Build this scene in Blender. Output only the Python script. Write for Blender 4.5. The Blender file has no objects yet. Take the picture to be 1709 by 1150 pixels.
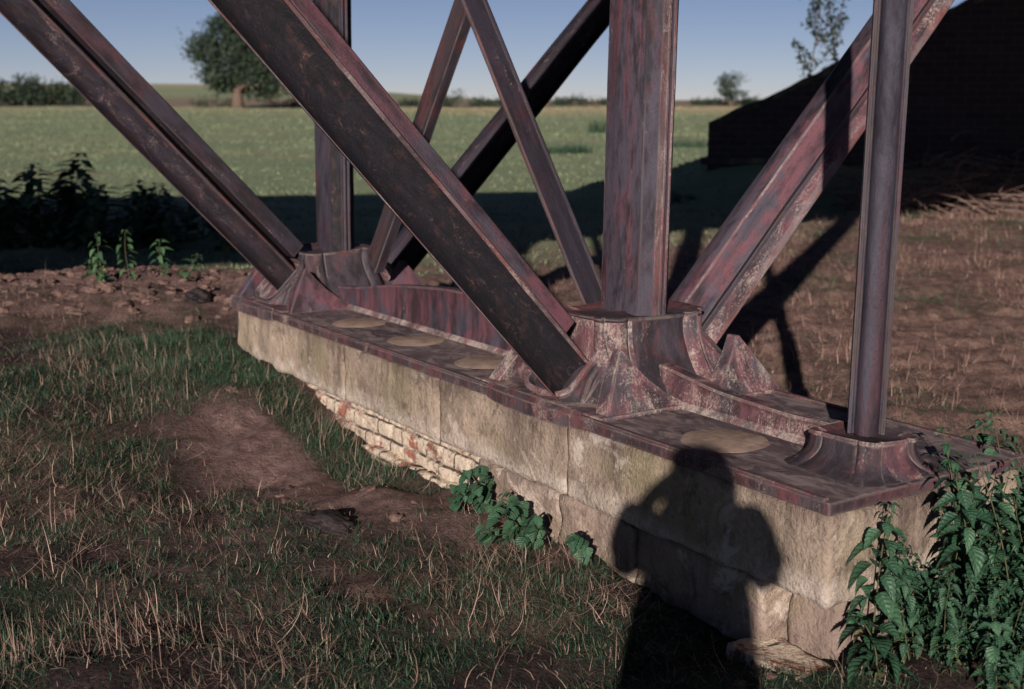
import bpy, bmesh, math, random
import numpy as np
from mathutils import Vector, Matrix
R = math.radians
random.seed(7)
rng = np.random.default_rng(11)
scn = bpy.context.scene
col = scn.collection

# ---------------------------------------------------------------- camera
cd = bpy.data.cameras.new("camera"); cam = bpy.data.objects.new("camera", cd); col.objects.link(cam)
cam.location = (0, 0, 1.6); cam.rotation_euler = (R(90 - 10.87), 0, 0)
cd.sensor_width = 36; cd.lens = 36 * 2110 / 1709; cd.clip_start = .02; cd.clip_end = 5000
cd.dof.use_dof = True; cd.dof.focus_distance = 4.3; cd.dof.aperture_fstop = 3.0
scn.camera = cam
# ---------------------------------------------------------------- light
SUN_EL, SUN_AZ = 16.8, 9.2          # degrees; light travels away from the camera, a little to the right
w = bpy.data.worlds.new("World"); scn.world = w; w.use_nodes = True
wn = w.node_tree.nodes; wl = w.node_tree.links
sky = wn.new('ShaderNodeTexSky'); sky.sky_type = 'NISHITA'; sky.sun_disc = False
sky.sun_elevation = R(SUN_EL); sky.sun_rotation = R(180 + SUN_AZ); sky.air_density = .5; sky.dust_density = 0.0; sky.ozone_density = 3.5
bg = wn['Background']; bg.inputs['Strength'].default_value = .05
tint = wn.new('ShaderNodeMix'); tint.data_type = 'RGBA'; tint.blend_type = 'MULTIPLY'; tint.inputs[0].default_value = 1; tint.inputs[7].default_value = (1.14, .82, .75, 1)
wl.new(sky.outputs[0], tint.inputs[6]); wl.new(tint.outputs[2], bg.inputs['Color'])
sd = bpy.data.lights.new("sun", 'SUN'); so = bpy.data.objects.new("sun", sd); col.objects.link(so)
sd.energy = 5.0; sd.angle = R(.55); sd.color = (1, .87, .80)
ldir = Vector((math.sin(R(SUN_AZ)) * math.cos(R(SUN_EL)), math.cos(R(SUN_AZ)) * math.cos(R(SUN_EL)), -math.sin(R(SUN_EL))))
so.rotation_euler = ldir.to_track_quat('-Z', 'Y').to_euler()
vs = scn.view_settings; vs.view_transform = 'Standard'; vs.look = 'None'; vs.gamma = 1; vs.use_curve_mapping = False; vs.exposure = 0.4
scn.cycles.max_bounces = 5; scn.cycles.diffuse_bounces = 2

# ---------------------------------------------------------------- helpers
PN = Vector((.875, 3.37)); AX = Vector((-.5530, .8332)); BX = Vector((.8332, .5530))
def W(a, b, z): return Vector((PN.x + a * AX.x + b * BX.x, PN.y + a * AX.y + b * BX.y, z))
def vnoise(x, y, seed=0):
    x = np.asarray(x, float); y = np.asarray(y, float)
    xi = np.floor(x).astype(np.int64); yi = np.floor(y).astype(np.int64); fx = x - xi; fy = y - yi
    fx = fx * fx * (3 - 2 * fx); fy = fy * fy * (3 - 2 * fy)
    def h(i, j):
        n = (i * 374761393 + j * 668265263 + seed * 144269504) & 0x7fffffff
        n = ((n ^ (n >> 13)) * 1274126177) & 0x7fffffff
        return ((n ^ (n >> 16)) & 0xffff) / 65535.
    return (h(xi, yi) * (1 - fx) + h(xi + 1, yi) * fx) * (1 - fy) + (h(xi, yi + 1) * (1 - fx) + h(xi + 1, yi + 1) * fx) * fy
def fbm(x, y, s, oct=4, seed=0):
    v = 0; a = .5; t = 0
    for k in range(oct):
        v = v + a * vnoise(x * s, y * s, seed + k * 17); t += a; a *= .5; s *= 2.03
    return v / t
def sm(e0, e1, x):
    t = np.clip((np.asarray(x, float) - e0) / (e1 - e0), 0, 1); return t * t * (3 - 2 * t)

def tag(o, label=None, cat=None, group=None, kind=None):
    if label: o['label'] = label
    if cat: o['category'] = cat
    if group: o['group'] = group
    if kind: o['kind'] = kind
    return o
def empty(name, loc=(0, 0, 0), rz=0):
    o = bpy.data.objects.new(name, None); col.objects.link(o); o.location = loc; o.rotation_euler = (0, 0, rz); o.empty_display_size = .1
    return o
def link(name, me, mats=(), parent=None, smooth=None):
    for m in (mats if isinstance(mats, (list, tuple)) else [mats]): me.materials.append(m)
    o = bpy.data.objects.new(name, me); col.objects.link(o)
    if parent is not None: o.parent = parent
    if smooth is not None:
        me.shade_smooth() if smooth >= 180 else me.set_sharp_from_angle(angle=R(smooth))
        if smooth < 180:
            me.polygons.foreach_set('use_smooth', np.ones(len(me.polygons), bool)); me.set_sharp_from_angle(angle=R(smooth))
    return o
def pymesh(name, v, f, mi=None):
    me = bpy.data.meshes.new(name); me.from_pydata([tuple(p) for p in v], [], f); 
    if mi is not None: me.polygons.foreach_set('material_index', mi)
    me.update(); return me
def npmesh(name, V, F, attrs=None, smooth=False, uv=None):
    """V (n,3), F (m,4) quads; attrs name->(n,) floats on points"""
    me = bpy.data.meshes.new(name); n, m = len(V), len(F); k = F.shape[1]
    me.vertices.add(n); me.vertices.foreach_set('co', V.astype(np.float32).ravel())
    me.loops.add(m * k); me.loops.foreach_set('vertex_index', F.astype(np.int32).ravel())
    me.polygons.add(m); me.polygons.foreach_set('loop_start', np.arange(0, m * k, k, dtype=np.int32))
    if smooth: me.polygons.foreach_set('use_smooth', np.ones(m, bool))
    for an, av in (attrs or {}).items():
        at = me.attributes.new(an, 'FLOAT', 'POINT'); at.data.foreach_set('value', np.asarray(av, np.float32))
    me.update(calc_edges=True); me.validate(); return me
def bev(o, wd, seg=2, ang=40):
    m = o.modifiers.new('bevel', 'BEVEL'); m.width = wd; m.segments = seg; m.limit_method = 'ANGLE'; m.angle_limit = R(ang); return o
def loft(rings, cap0=True, cap1=True):
    v = []; f = []; n = len(rings[0])
    for r in rings: v += [tuple(p) for p in r]
    for i in range(len(rings) - 1):
        for j in range(n):
            k = (j + 1) % n; f.append((i * n + j, i * n + k, (i + 1) * n + k, (i + 1) * n + j))
    if cap0: f.append(tuple(range(n - 1, -1, -1)))
    if cap1: f.append(tuple((len(rings) - 1) * n + j for j in range(n)))
    return v, f
def tube(pts, rads, n=8):
    rings = []; pts = [Vector(p) for p in pts]; up = Vector((.123, .456, .88)).normalized()
    for i, p in enumerate(pts):
        t = (pts[min(i + 1, len(pts) - 1)] - pts[max(i - 1, 0)]).normalized()
        u = t.cross(up)
        if u.length < 1e-3: u = t.cross(Vector((1, 0, 0)))
        u.normalize(); vv = t.cross(u)
        rings.append([p + rads[i] * (math.cos(2 * math.pi * k / n) * u + math.sin(2 * math.pi * k / n) * vv) for k in range(n)])
    return loft(rings)
class MB:
    def __init__(s): s.v = []; s.f = []; s.m = []
    def add(s, v, f, mi=0):
        o = len(s.v); s.v += [tuple(p) for p in v]; s.f += [tuple(i + o for i in q) for q in f]; s.m += [mi] * len(f); return s
    def box(s, lo, hi, mi=0, jit=0.):
        x0, y0, z0 = lo; x1, y1, z1 = hi
        v = [(x0, y0, z0), (x1, y0, z0), (x1, y1, z0), (x0, y1, z0), (x0, y0, z1), (x1, y0, z1), (x1, y1, z1), (x0, y1, z1)]
        v = [tuple(c + random.uniform(-jit, jit) for c in p) for p in v]
        return s.add(v, [(3, 2, 1, 0), (4, 5, 6, 7), (0, 1, 5, 4), (1, 2, 6, 5), (2, 3, 7, 6), (3, 0, 4, 7)], mi)
    def build(s, name, mats, parent=None, smooth=None):
        return link(name, pymesh(name, s.v, s.f, s.m), mats, parent, smooth)

# ---------------------------------------------------------------- materials
class NM:
    def __init__(s, name, rough=.7, spec=.3):
        s.m = bpy.data.materials.new(name); s.m.use_nodes = True; s.N = s.m.node_tree.nodes; s.L = s.m.node_tree.links
        s.b = s.N['Principled BSDF']; s.b.inputs['Roughness'].default_value = rough; s.b.inputs['Specular IOR Level'].default_value = spec
        s.tc = s.N.new('ShaderNodeTexCoord')
    def coord(s, sc=(1, 1, 1), out='Object'):
        mp = s.N.new('ShaderNodeMapping'); mp.inputs['Scale'].default_value = sc; s.L.new(s.tc.outputs[out], mp.inputs['Vector']); return mp.outputs[0]
    def noise(s, scale, detail=4, rough=.55, sc=(1, 1, 1), dist=0, out='Object'):
        n = s.N.new('ShaderNodeTexNoise'); n.inputs['Scale'].default_value = scale; n.inputs['Detail'].default_value = detail
        n.inputs['Roughness'].default_value = rough; n.inputs['Distortion'].default_value = dist
        s.L.new(s.coord(sc, out), n.inputs['Vector']); return n.outputs['Fac']
    def rng(s, x, lo, hi, o0=0., o1=1.):
        r = s.N.new('ShaderNodeMapRange'); r.inputs[1].default_value = lo; r.inputs[2].default_value = hi; r.inputs[3].default_value = o0; r.inputs[4].default_value = o1
        s.L.new(x, r.inputs[0]); return r.outputs[0]
    def mix(s, f, a, b, mode='MIX'):
        n = s.N.new('ShaderNodeMix'); n.data_type = 'RGBA'; n.blend_type = mode
        for sock, val in ((n.inputs[0], f), (n.inputs[6], a), (n.inputs[7], b)):
            if isinstance(val, (int, float)): sock.default_value = val
            elif isinstance(val, tuple): sock.default_value = (*val, 1)
            else: s.L.new(val, sock)
        return n.outputs[2]
    def math(s, op, a, b=0.):
        n = s.N.new('ShaderNodeMath'); n.operation = op
        for sock, val in ((n.inputs[0], a), (n.inputs[1], b)):
            if isinstance(val, (int, float)): sock.default_value = val
            else: s.L.new(val, sock)
        return n.outputs[0]
    def attr(s, name):
        n = s.N.new('ShaderNodeAttribute'); n.attribute_name = name; return n.outputs['Fac']
    def sep(s, out='Object'):
        n = s.N.new('ShaderNodeSeparateXYZ'); s.L.new(s.tc.outputs[out], n.inputs[0]); return n.outputs
    def color(s, c): 
        if isinstance(c, tuple): s.b.inputs['Base Color'].default_value = (*c, 1)
        else: s.L.new(c, s.b.inputs['Base Color'])
    def bump(s, h, strength=.3, dist=.01):
        n = s.N.new('ShaderNodeBump'); n.inputs['Strength'].default_value = strength; n.inputs['Distance'].default_value = dist
        s.L.new(h, n.inputs['Height']); s.L.new(n.outputs[0], s.b.inputs['Normal'])

def iron(name, grey=(.066, .057, .077), red=(.112, .048, .062), dark=(.012, .009, .013), pale=(.34, .28, .26), kred=.5, kdark=.49, kpale=.62, rough=.55, stretch=.4, spec=.35, edge=0., fs=1.):
    m = NM(name, rough, spec)
    a = m.noise(9 * fs, 6, .62, (1, 1, stretch), .08); b = m.noise(15 * fs, 7, .66, (1, 1, .34), .12); c = m.noise(130, 6, .8, (1, 1, .7)); d = m.noise(7 * fs, 8, .72, (1, 1, .45), .8)
    st = m.noise(24, 4, .6, (1, 1, .05)); big = m.noise(1.7, 4, .6, (1, 1, .6))
    aa = m.math('ADD', m.math('MULTIPLY', a, .75), m.math('MULTIPLY', big, .25))
    x = m.mix(m.rng(aa, kred - .03, kred + .05), grey, red)
    x = m.mix(m.math('MULTIPLY', m.rng(st, .50, .66), .55), x, tuple(v * .35 for v in grey))
    bb = m.math('ADD', m.math('MULTIPLY', b, .7), m.math('MULTIPLY', big, .3))
    x = m.mix(m.math('MULTIPLY', m.rng(bb, kdark - .03, kdark + .10), .85), x, dark)
    x = m.mix(m.math('MULTIPLY', m.rng(c, .50, .66), .6), x, tuple(v * .4 for v in grey))
    g = m.math('ADD', m.math('MULTIPLY', d, .55), m.math('MULTIPLY', c, .45))
    x = m.mix(m.math('MULTIPLY', m.rng(g, kpale - .03, kpale + .05), .7), x, pale)
    if edge:
        bv = m.N.new('ShaderNodeBevel'); bv.samples = 4; bv.inputs['Radius'].default_value = .011; ge = m.N.new('ShaderNodeNewGeometry')
        dp = m.N.new('ShaderNodeVectorMath'); dp.operation = 'DOT_PRODUCT'; m.L.new(bv.outputs[0], dp.inputs[0]); m.L.new(ge.outputs['Normal'], dp.inputs[1])
        ed = m.math('MULTIPLY', m.rng(dp.outputs['Value'], .995, .90), m.rng(b, .40, .56)); x = m.mix(m.math('MULTIPLY', ed, edge), x, tuple(v * .85 for v in pale))
    m.color(x); m.bump(m.math('ADD', m.math('MULTIPLY', b, 1.0), m.math('ADD', m.math('MULTIPLY', c, .9), m.math('MULTIPLY', d, .5))), .75, .006)
    r = m.rng(b, .3, .7, rough - .10, rough + .25); m.L.new(r, m.b.inputs['Roughness'])
    return m.m
M = {}
M['iron'] = iron('weathered_iron', edge=.5, fs=1.9, stretch=.16, kred=.515)
M['iron_red'] = iron('red_oxide_iron', red=(.128, .052, .066), kred=.47, kdark=.50, edge=.5, stretch=.5)
M['rim'] = iron('plate_rim_iron', grey=(.075, .058, .066), red=(.120, .048, .054), dark=(.020, .014, .018), pale=(.30, .24, .21), kred=.48, kdark=.48, kpale=.56, edge=.7, stretch=1.2)
M['iron_grey'] = iron('grey_iron', grey=(.050, .044, .062), red=(.085, .034, .042), kred=.54, kdark=.47, edge=.4, stretch=.4)
M['iron_dark'] = iron('dark_purple_iron', grey=(.030, .025, .038), red=(.052, .023, .030), dark=(.008, .006, .009), kred=.53, kdark=.48, kpale=.60, edge=.3, stretch=.4)
M['iron_round'] = iron('blue_grey_iron', grey=(.046, .043, .062), red=(.062, .030, .040), dark=(.012, .010, .015), kred=.52, kdark=.50, rough=.40, stretch=.06)
M['iron_pale'] = iron('pale_edge_iron', grey=(.15, .11, .115), red=(.15, .062, .062), dark=(.04, .024, .028), kred=.49, kdark=.50, kpale=.54)
M['fillet'] = iron('limed_iron', grey=(.15, .12, .12), red=(.18, .08, .085), dark=(.05, .035, .035), pale=(.42, .36, .32), kred=.48, kdark=.52, kpale=.51)
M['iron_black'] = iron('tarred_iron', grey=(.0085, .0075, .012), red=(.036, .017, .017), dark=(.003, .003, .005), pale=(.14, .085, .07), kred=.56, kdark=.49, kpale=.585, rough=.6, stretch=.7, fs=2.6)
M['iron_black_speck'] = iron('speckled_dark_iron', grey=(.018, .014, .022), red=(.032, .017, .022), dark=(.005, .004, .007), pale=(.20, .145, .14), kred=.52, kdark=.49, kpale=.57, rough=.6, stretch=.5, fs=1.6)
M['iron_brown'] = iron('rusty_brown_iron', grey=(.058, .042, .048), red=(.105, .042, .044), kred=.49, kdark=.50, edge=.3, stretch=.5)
M['cast'] = iron('cast_iron_socket', grey=(.078, .062, .074), red=(.138, .058, .070), dark=(.020, .014, .019), pale=(.42, .35, .30), kred=.47, kdark=.50, kpale=.532, stretch=.7, edge=.75)
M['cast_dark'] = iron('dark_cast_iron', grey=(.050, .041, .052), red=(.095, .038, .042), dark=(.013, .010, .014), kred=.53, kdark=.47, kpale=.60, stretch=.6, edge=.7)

def mk_plate():
    m = NM('plate_top', .7, .3)
    a = m.noise(4, 6, .65, (1, .45, 1), .8); b = m.noise(14, 6, .7, (1, .5, 1), 1.0); c = m.noise(90, 3)
    x = m.mix(m.rng(a, .40, .62), (.052, .039, .048), (.130, .098, .102))
    x = m.mix(m.math('MULTIPLY', m.rng(b, .46, .60), .8), x, (.25, .20, .19))
    x = m.mix(m.rng(m.noise(7, 5, .6, (1, .4, 1), 1.5), .56, .7), x, (.035, .024, .03))
    m.color(x); m.bump(m.math('ADD', b, m.math('MULTIPLY', c, .6)), .5, .006); return m.m
M['plate'] = mk_plate()
def mk_infill():
    m = NM('infill_mortar', .85, .15); a = m.noise(16, 6, .7); b = m.noise(120, 3)
    x = m.mix(m.rng(a, .35, .7), (.235, .172, .138), (.370, .280, .220)); x = m.mix(m.math('MULTIPLY', m.rng(m.noise(12, 7, .75), .50, .66), .7), x, (.11, .08, .075)); m.color(x); m.bump(m.math('ADD', a, b), .35, .004); return m.m
M['infill'] = mk_infill()
def mk_stone(name, base1, base2, white, kw, green=(.235, .215, .115), lime=False):
    m = NM(name, .9, .12)
    a = m.noise(2.6, 6, .65, (1, 1, .55)); b = m.noise(11, 7, .7, (1, 1, .8)); c = m.noise(60, 5, .7); s = m.noise(5, 6, .7, (1, 1, .12), .5); d = m.noise(3.2, 6, .75, (1, 1, 1), .7)
    x = m.mix(m.rng(a, .35, .65), base1, base2)
    x = m.mix(m.math('MULTIPLY', m.rng(m.noise(1.9, 6, .7), .49, .64), .6), x, green)
    x = m.mix(m.math('MULTIPLY', m.rng(s, .50, .66), .55), x, (.060, .042, .042))
    x = m.mix(m.math('MULTIPLY', m.rng(b, .51, .64), .8), x, (.105, .080, .064))
    x = m.mix(m.math('MULTIPLY', m.rng(c, .50, .68), .5), x, tuple(v * .45 for v in base1))
    x = m.mix(m.math('MULTIPLY', m.rng(m.math('ADD', m.math('MULTIPLY', d, .62), m.math('MULTIPLY', b, .38)), kw, kw + .06), .8), x, white)
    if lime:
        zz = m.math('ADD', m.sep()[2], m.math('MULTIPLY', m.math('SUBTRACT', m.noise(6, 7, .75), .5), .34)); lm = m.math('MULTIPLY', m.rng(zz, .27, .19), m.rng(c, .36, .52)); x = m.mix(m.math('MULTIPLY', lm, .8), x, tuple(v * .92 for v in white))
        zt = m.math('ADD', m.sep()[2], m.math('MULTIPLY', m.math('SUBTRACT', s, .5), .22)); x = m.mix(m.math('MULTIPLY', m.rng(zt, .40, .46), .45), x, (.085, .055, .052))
    m.color(x); m.bump(m.math('ADD', m.math('MULTIPLY', b, 1.2), m.math('ADD', m.math('MULTIPLY', m.noise(48, 6, .75), .45), m.math('ADD', c, d))), .9, .014); return m.m
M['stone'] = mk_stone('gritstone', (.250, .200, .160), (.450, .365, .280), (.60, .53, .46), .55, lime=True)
M['stone_low'] = mk_stone('limewashed_stone', (.24, .185, .155), (.38, .295, .24), (.60, .51, .43), .53)
def mk_brick(name, wash, kw, scale=1.0, dark=1.0, axis=(1, 0)):
    m = NM(name, .9, .12)
    cx = m.N.new('ShaderNodeCombineXYZ'); sp = m.sep()
    m.L.new(sp[axis[0]], cx.inputs[0]); m.L.new(sp[2], cx.inputs[1])
    br = m.N.new('ShaderNodeTexBrick'); m.L.new(cx.outputs[0], br.inputs['Vector'])
    br.inputs['Scale'].default_value = 1; br.inputs['Brick Width'].default_value = .23 * scale; br.inputs['Row Height'].default_value = .078 * scale; br.inputs['Mortar Size'].default_value = .006
    br.inputs['Color1'].default_value = (.27 * dark, .105 * dark, .08 * dark, 1); br.inputs['Color2'].default_value = (.36 * dark, .15 * dark, .11 * dark, 1); br.inputs['Mortar'].default_value = (.30 * dark, .26 * dark, .22 * dark, 1)
    if dark < 1:
        for k_, c_ in (('Color1', (.036, .031, .035)), ('Color2', (.058, .044, .046)), ('Mortar', (.11, .098, .10))): br.inputs[k_].default_value = (*c_, 1)
    a = m.noise(6, 6, .7); b = m.noise(40, 5, .7)
    f = m.math('ADD', m.math('MULTIPLY', a, .7), m.math('MULTIPLY', b, .3))
    x = m.mix(m.rng(b, .5, .75), br.outputs['Color'], (.07, .04, .035))
    if wash: x = m.mix(m.rng(f, kw, kw + .05), x, wash); x = m.mix(m.math('MULTIPLY', m.rng(m.noise(14, 5, .7), .56, .66), .8), x, (.16, .10, .07))
    if wash: x = m.mix(m.math('MULTIPLY', m.math('MULTIPLY', br.outputs['Fac'], m.rng(a, .44, .52)), .9), x, (.045, .030, .028)); x = m.mix(m.math('MULTIPLY', m.rng(m.noise(9, 6, .75, (1, .6, 1.6)), .60, .66), .9), x, (.05, .035, .033))
    m.color(x); m.bump(m.math('ADD', m.math('MULTIPLY', br.outputs['Fac'], -1.2), m.math('ADD', a, m.math('MULTIPLY', b, 1.3))), 1.0, .016); return m.m
M['wash_brick'] = mk_brick('whitewashed_brick', (.60, .51, .40), .435)
M['shade_brick'] = mk_brick('shade_dark_brick', None, .5, 1.5, .20, (0, 0))  # near-black brick colours carry the wing wall's deep shade
M['coping'] = mk_stone('shade_dark_coping', (.036, .032, .035), (.06, .05, .052), (.13, .12, .11), .60)  # coping stone coloured dark to carry the same shade
def mk_ground():
    m = NM('soil_and_turf', .95, .08)
    fld, bare, straw = m.attr('field'), m.attr('bare'), m.attr('straw')
    a = m.noise(2.2, 7, .7); b = m.noise(14, 6, .7); c = m.noise(70, 5, .75)
    soil = m.mix(m.rng(b, .35, .68), (.024, .017, .019), (.085, .056, .055)); soil = m.mix(m.rng(c, .45, .7), soil, (.015, .011, .013))
    mud = m.mix(m.rng(b, .4, .65), (.14, .090, .084), (.285, .190, .172)); mud = m.mix(m.math('MULTIPLY', m.rng(c, .5, .72), .6), mud, (.11, .072, .066))
    st = m.mix(m.rng(m.noise(9, 6, .7, (1, .5, 1)), .4, .64), (.16, .100, .088), (.38, .255, .205)); st = m.mix(m.rng(c, .5, .66), st, (.075, .046, .042))
    lg = m.noise(.12, 5, .6, (.5, .8, 1)); lg2 = m.noise(.9, 5, .65, (.5, 1, 1)); lg3 = m.noise(6, 5, .7, (.6, 1, 1))
    fd = m.mix(m.rng(lg, .40, .60), (.225, .300, .175), (.300, .315, .190)); fd = m.mix(m.math('MULTIPLY', m.rng(lg2, .46, .66), .45), fd, (.130, .195, .110)); fd = m.mix(m.math('MULTIPLY', m.rng(lg3, .5, .7), .5), fd, (.27, .24, .16))
    fd = m.mix(m.attr('pale'), fd, (.52, .41, .27)); fd = m.mix(m.attr('rough'), fd, (.26, .20, .15))
    soil = m.mix(m.math('MULTIPLY', m.attr('turf'), .7), soil, m.mix(m.rng(c, .4, .62), (.036, .060, .034), (.012, .017, .015))); x = m.mix(bare, soil, mud); x = m.mix(straw, x, st); x = m.mix(fld, x, fd)
    m.color(x); m.bump(m.math('ADD', m.math('MULTIPLY', b, 1.3), c), .9, .03); return m.m
M['ground'] = mk_ground()
def mk_blade(name, g1, g2, d1, d2, rough=.6):
    m = NM(name, rough, .25); dry, tone = m.attr('dry'), m.attr('tone')
    x = m.mix(tone, g1, g2); y = m.mix(tone, d1, d2); m.color(m.mix(dry, x, y)); return m.m
M['grass'] = mk_blade('grass_blades', (.012, .036, .022), (.055, .105, .058), (.12, .075, .060), (.40, .29, .225))
M['straw'] = mk_blade('straw_stalks', (.03, .06, .04), (.07, .12, .06), (.12, .075, .062), (.52, .37, .285))
M['litter'] = mk_blade('dry_litter', (.035, .06, .035), (.07, .12, .06), (.14, .088, .075), (.46, .31, .245))
M['fieldgrass'] = mk_blade('field_grass', (.100, .155, .085), (.180, .235, .130), (.20, .19, .10), (.34, .29, .17))
M['weed_leaf'] = mk_blade('weed_leaves', (.020, .055, .028), (.070, .135, .060), (.14, .13, .05), (.25, .2, .1), .5)
def mk_leaf(name, g1, g2, d1, d2):
    m = NM(name, .5, .3); dry, tone, u, v = m.attr('dry'), m.attr('tone'), m.attr('lu'), m.attr('lv')
    x = m.mix(dry, m.mix(tone, g1, g2), m.mix(tone, d1, d2)); av = m.math('ABSOLUTE', v)
    ph = m.math('SINE', m.math('MULTIPLY', m.math('SUBTRACT', u, m.math('MULTIPLY', av, .22)), 38.)); vein = m.math('MAXIMUM', m.rng(ph, .75, 1.), m.rng(av, .12, .03))
    blot = m.noise(60, 4, .7); x = m.mix(m.rng(blot, .5, .75), x, tuple(c * .55 for c in g1)); x = m.mix(m.math('MULTIPLY', vein, .30), x, tuple(min(1, c * 1.7) for c in g2))
    m.color(x); m.bump(m.math('ADD', m.math('MULTIPLY', ph, -.5), m.math('MULTIPLY', blot, .6)), .5, .004); m.L.new(m.rng(blot, .3, .7, .38, .62), m.b.inputs['Roughness']); return m.m
M['nettle_leaf'] = mk_leaf('nettle_leaves', (.014, .046, .026), (.046, .108, .056), (.07, .10, .04), (.18, .15, .07))
M['tree_leaf'] = mk_blade('tree_leaves', (.009, .022, .016), (.033, .055, .033), (.05, .06, .03), (.09, .09, .045), .6)
def mk_simple(name, c1, c2, scale=12, rough=.85, bs=.4, bd=.01, sc=(1, 1, 1)):
    m = NM(name, rough, .15); a = m.noise(scale, 6, .7, sc); m.color(m.mix(m.rng(a, .35, .65), c1, c2)); m.bump(a, bs, bd); return m.m
M['stem'] = mk_simple('green_stem', (.05, .07, .03), (.10, .09, .05), 40)
M['bark'] = mk_simple('bark', (.07, .052, .042), (.16, .12, .09), 8, sc=(1, 1, .3))
M['twig'] = mk_simple('dry_twig', (.09, .06, .05), (.24, .17, .14), 20)
M['clod'] = mk_simple('soil_clod', (.060, .040, .036), (.20, .130, .108), 9, bs=1.0)
M['dark_clod'] = mk_simple('wet_turf', (.010, .009, .011), (.035, .026, .026), 25, .6, bs=.8)
M['pale_stone'] = mk_simple('pale_stone', (.30, .25, .22), (.46, .40, .34), 25)
M['timber'] = mk_simple('deck_timber', (.04, .03, .025), (.09, .07, .055), 10)
M['cloth'] = mk_simple('dark_cloth', (.03, .03, .045), (.05, .05, .07), 80)
M['trouser'] = mk_simple('grey_cloth', (.06, .055, .05), (.09, .085, .08), 80)
M['skin'] = mk_simple('skin', (.40, .24, .18), (.46, .29, .22), 30)
M['hair'] = mk_simple('brown_hair', (.03, .02, .015), (.07, .045, .03), 60)
M['camera_black'] = mk_simple('black_leatherette', (.012, .012, .013), (.02, .02, .022), 200, .5)
M['glass'] = mk_simple('lens_glass', (.01, .01, .02), (.02, .02, .03), 3, .05)

# ---------------------------------------------------------------- ground
def loc_ab(x, y):
    dx = x - PN.x; dy = y - PN.y; return dx * AX.x + dy * AX.y, dx * BX.x + dy * BX.y
def gh(x, y, fine=True):
    x = np.asarray(x, float); y = np.asarray(y, float); a, b = loc_ab(x, y)
    z = np.interp(a, [-1, 0, .4, 1.07, 1.44, 1.87, 2.26, 2.7, 3.2, 3.6, 4.46, 5.2], [0, -.02, -.06, 0, -.05, .02, 0, -.05, .05, .15, .21, .2]) * sm(3.5, .8, np.abs(b - .3)) * sm(7.2, 5.0, np.abs(a - 1.5))
    # dug-over bank behind the far end
    mm = np.exp(-((y - 8.9) / 1.15) ** 2) * sm(-.4, -1.5, x) * sm(-9, -6, x)
    z = z + .13 * mm
    z = z + .06 * sm(-1, -3.5, x) * sm(3, 7, y) * sm(12, 9, y)
    # bank under the wing wall
    z = z + .95 * np.exp(-((y - 23.0) / 2.0) ** 2) * sm(1.2, 5.0, x) * sm(60, 30, x)
    z = z + .22 * np.exp(-((y - 20.2) / .9) ** 2) * sm(5.2, 6.6, x) * sm(60, 20, x)
    z = z + .35 * np.exp(-((y - 20.5) / 1.3) ** 2 - ((x - 1.5) / .6) ** 2)
    # far rise
    z = z + .9 * sm(60, 155, y) + .95 * sm(155, 215, y) + 3.8 * sm(190, 300, y) * sm(-5, -60, x) * sm(-260, -130, x)
    z = z + .5 * (fbm(x, y, .045, 3, 5) - .5) * sm(25, 60, y) 
    if fine:
        near = sm(26, 14, y)
        z = z + near * (.10 * (fbm(x, y, 1.6, 4, 3) - .5) + .085 * (fbm(x, y, 4.5, 3, 9) - .5) + .035 * fbm(x, y, 11, 2, 15))
        z = z + .10 * mm * (fbm(x, y, 5.5, 3, 21) - .45)
    return z
def inside_plinth(x, y, m=.03):
    a, b = loc_ab(x, y); return (a > -m) & (a < 4.45 + m) & (b > -m) & (b < PW + m)
def in_view(x, y, k=.44): return (np.abs(x) < k * y + .25).astype(float)
def scatter(n, x0, x1, y0, y1, fn, over=6):
    x = rng.uniform(x0, x1, n * over); y = rng.uniform(y0, y1, n * over); p = fn(x, y) * in_view(x, y); k = (rng.uniform(0, 1, n * over) < p) & ~inside_plinth(x, y)
    x, y = x[k][:n], y[k][:n]; return np.stack([x, y, gh(x, y) - .006], 1)
def dens_green(x, y):
    a, b = loc_ab(x, y); f_, ba, st = masks(x, y); n1 = .65 * fbm(x, y, 2.4, 3, 101) + .35 * fbm(x, y, 6.0, 2, 105)
    band = lush_zone(a, b)
    return np.clip((.14 + .9 * sm(.40, .56, n1)) * (1 - .985 * np.clip(ba * 1.3, 0, 1)) * (1 - .9 * sm(.1, .5, b)) + 1.2 * band, 0, 1) * sm(10.0, 8.6, y) * (1 - .8 * sm(8.0, 8.8, y))
PW = .905
def axis_pts(lo, hi, c0, c1, step, grow=1.10, mx=40):
    p = list(np.arange(c0, c1 + 1e-6, step)); s = step; q = c0
    L_ = []
    while q > lo: s = min(s * grow, mx); q -= s; L_.append(q)
    s = step; q = c1; R_ = []
    while q < hi: s = min(s * grow, mx); q += s; R_.append(q)
    return np.array(L_[::-1] + p + R_)
gx = axis_pts(-1500, 1500, -4.2, 3.6, .045, 1.07); gy = axis_pts(-60, 2600, 2.6, 9.6, .045, 1.05)
GX, GY = np.meshgrid(gx, gy); GZ = gh(GX, GY)
nx, ny = len(gx), len(gy); idx = np.arange(nx * ny).reshape(ny, nx)
F = np.stack([idx[:-1, :-1], idx[:-1, 1:], idx[1:, 1:], idx[1:, :-1]], -1).reshape(-1, 4)
def lush_zone(a, b):
    return np.clip(sm(-.34, -.20, b) * sm(.06, -.01, b) * sm(2.2, 2.5, a) * sm(5.0, 4.4, a) + np.exp(-(((a - 4.35) / .75) ** 2 + ((b + .45) / .45) ** 2) ** 1.5) * sm(.1, -.02, b), 0, 1)
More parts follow.
